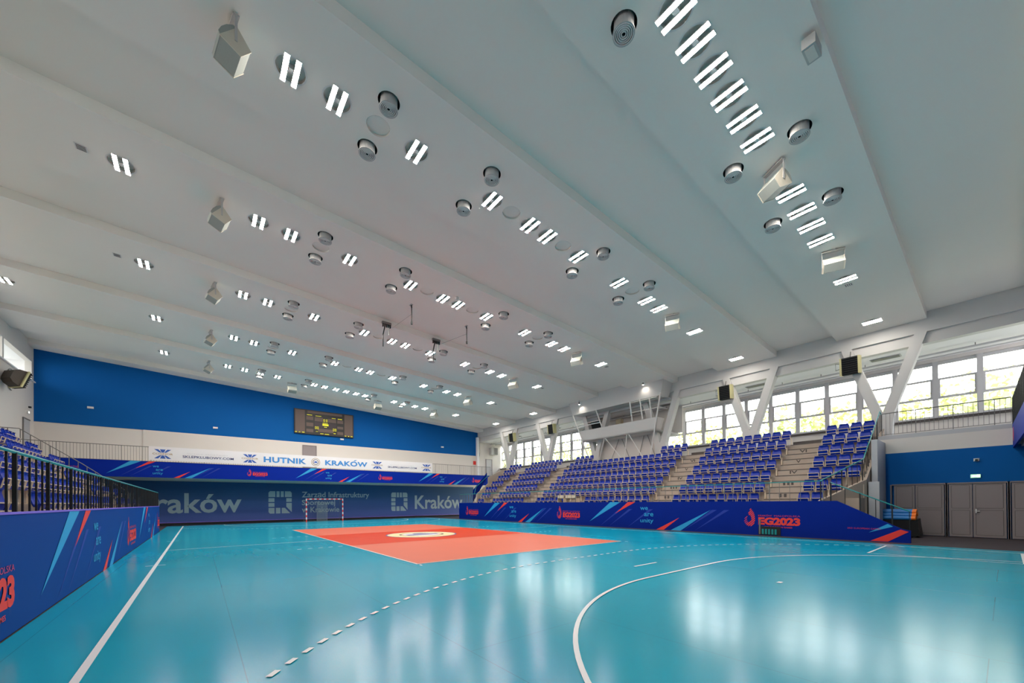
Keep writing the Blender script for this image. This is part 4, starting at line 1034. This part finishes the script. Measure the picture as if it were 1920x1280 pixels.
# trolley with rolled barriers
ct = thing('black_trolley', 'black covered trolley standing before the grey doors', 'trolley', (25.1, 4.05, 0))
MB().hexa([(-0.45, -0.62, 0.08), (0.5, -0.62, 0.08), (0.5, 0.6, 0.08), (-0.45, 0.6, 0.08)], [(-0.5, -0.55, 0.76), (0.5, -0.55, 0.80), (0.5, 0.6, 0.80), (-0.5, 0.6, 0.76)]).build('cover', M_BLACK, ct)
for sx in (-0.35, 0.35):
    for sy in (-0.45, 0.45): MB().box(sx-0.03, sx+0.03, sy-0.05, sy+0.05, 0, 0.1).build('wheel', M_BLACK, ct)
RL = [(24.62, 0.83, 'lowest front'), (24.78, 0.95, 'second front'), (24.9, 1.08, 'upper front'), (25.1, 1.12, 'rear upper'), (24.98, 0.86, 'lower inner'), (25.35, 0.98, 'rearmost')]
rp = None
for k, (x, z, nm) in enumerate(RL):
    lab = f'blue foam roll with orange ends on the trolley, {nm} one'
    if rp is None:
        rp = thing('foam_roll', lab, 'foam roll', (x, 4.15, z), 'foam rolls on the trolley')
        MB().tube([(0, -0.47, 0), (0, 0.5, 0)], 0.085, 12).build('roll', M_ROLL, rp)
        for s in (-1, 1): MB().tube([(0, s*0.5-0.03, 0), (0, s*0.5+0.1, 0)] if s > 0 else [(0, -0.6, 0), (0, -0.47, 0)], 0.088, 12).build('end_cap', M_ORNG, rp)
        freeze(rp)
    else: dup(rp, (x, 4.15, z), lab, 'foam rolls on the trolley')
# ================================================================ HANDBALL GOAL
gl = thing('handball_goal', 'red and white handball goal at the far end', 'goal', (10, 40, 0))
H_, Wd = 2.04, 1.54
def banded(axis, a, b, fx, name):
    n = max(2, round((b-a)/0.2))
    for i in range(n):
        p, q = a+(b-a)*i/n, a+(b-a)*(i+1)/n; m = M_RED if i % 2 == 0 else M_LINE
        if axis == 'z': MB().box(fx-0.04, fx+0.04, -0.04, 0.04, p, q).build(name, m, gl)
        else: MB().box(p, q, -0.04, 0.04, H_-0.04, H_+0.04).build(name, m, gl)
for s in (-1, 1):
    banded('z', 0.0, H_+0.04, s*Wd, 'post_band')
banded('x', -Wd+0.04, Wd-0.04, 0, 'crossbar_band')
fr_ = MB()
for s in (-1, 1):
    fr_.tube([(s*Wd, 0, H_), (s*Wd, 0.9, H_-0.1), (s*Wd, 1.1, 0.02), (s*Wd, 0.04, 0.02)], 0.02, 6)
fr_.tube([(-Wd, 1.1, 0.02), (Wd, 1.1, 0.02)], 0.02, 6); fr_.build('net_frame', M_STEEL, gl)
nt = MB()
for i in range(31):
    x = -Wd+2*Wd*i/30; nt.tube([(x, 0.05, H_), (x, 0.9, H_-0.1), (x, 1.1, 0.03)], 0.0025, 3)
for i in range(18):
    z = 0.1+i*0.11; yy = 1.1-0.2*z/1.94; nt.tube([(-Wd, 0.05, z), (-Wd, yy, z), (Wd, yy, z), (Wd, 0.05, z)], 0.0025, 3)
tag(nt.build('net', M_NET, gl), kind='stuff')
gp = thing('mesh_panel', 'pale mesh panel standing behind the goal centre', 'panel', (10.08, 41.45, 0))
MB().tube([(-0.45, 0, 0), (-0.45, 0, 1.7), (0.45, 0, 1.7), (0.45, 0, 0)], 0.012, 5).build('frame', M_VENT, gp)
pn = MB()
for i in range(10): pn.box(-0.42+0.09*i, -0.41+0.09*i+0.01, -0.004, 0.004, 0.02, 1.7)
for i in range(18): pn.box(-0.45, 0.45, -0.004, 0.004, 0.05+0.095*i, 0.072+0.095*i)
tag(pn.build('mesh', M_GREYT, gp), kind='stuff')
# ================================================================ OUTSIDE
struct('ground_outside', MB().box(32.2, 90, -40, 90, -0.6, -0.4).box(-70, -10.3, -40, 90, -0.6, -0.4), M_GRASSG)
def tree(x, y, h, m, lab):
    t = thing('tree', lab, 'tree', (x, y, -0.4), 'trees outside the right windows')
    MB().tube([(0, 0, 0), (0.1, 0.1, h*0.45), (0.0, 0.2, h*0.8)], 0.22, 7).build('trunk', M_TRUNK, t)
    b = MB(); rr = random.Random(int(x*31+y*7))
    cl = [(rr.uniform(-1.8, 1.8), rr.uniform(-2.8, 2.8), h*rr.uniform(0.45, 0.95), rr.uniform(0.9, 1.9)) for _ in range(26)]
    for cx_, cy_, cz_, r in cl:
        for _ in range(60):
            a, e = rr.uniform(0, 2*PI), math.asin(rr.uniform(-1, 1)); q = r*rr.uniform(0.6, 1.0)
            p = Vector((cx_+q*math.cos(a)*math.cos(e), cy_+q*math.sin(a)*math.cos(e), cz_+q*math.sin(e)))
            u = Vector((rr.uniform(-1, 1), rr.uniform(-1, 1), rr.uniform(-1, 1))).normalized()*0.22; w_ = u.cross(Vector((rr.uniform(-1, 1), rr.uniform(-1, 1), rr.uniform(-1, 1)))).normalized()*0.16
            b.quad(p-u, p-w_, p+u, p+w_)
    tag(b.build('crown', m, t), kind='stuff')
trees = [(40, 1.5, 9.6), (41, 7.5, 9.2), (39.5, 13.5, 9.8), (41.5, 19.5, 9.0), (40, 26, 10.2), (41, 32.5, 9.4), (40, 39, 10.0), (42, 46, 9.8), (41, 53, 10.5), (43, 61, 10)]
for k, (x, y, h) in enumerate(trees):
    tree(x, y, h, M_LEAF2 if k % 2 else M_LEAF, f'{"yellow-green" if k % 2 else "pale green"} tree outside the right windows, {ORD[k]} from the near end')
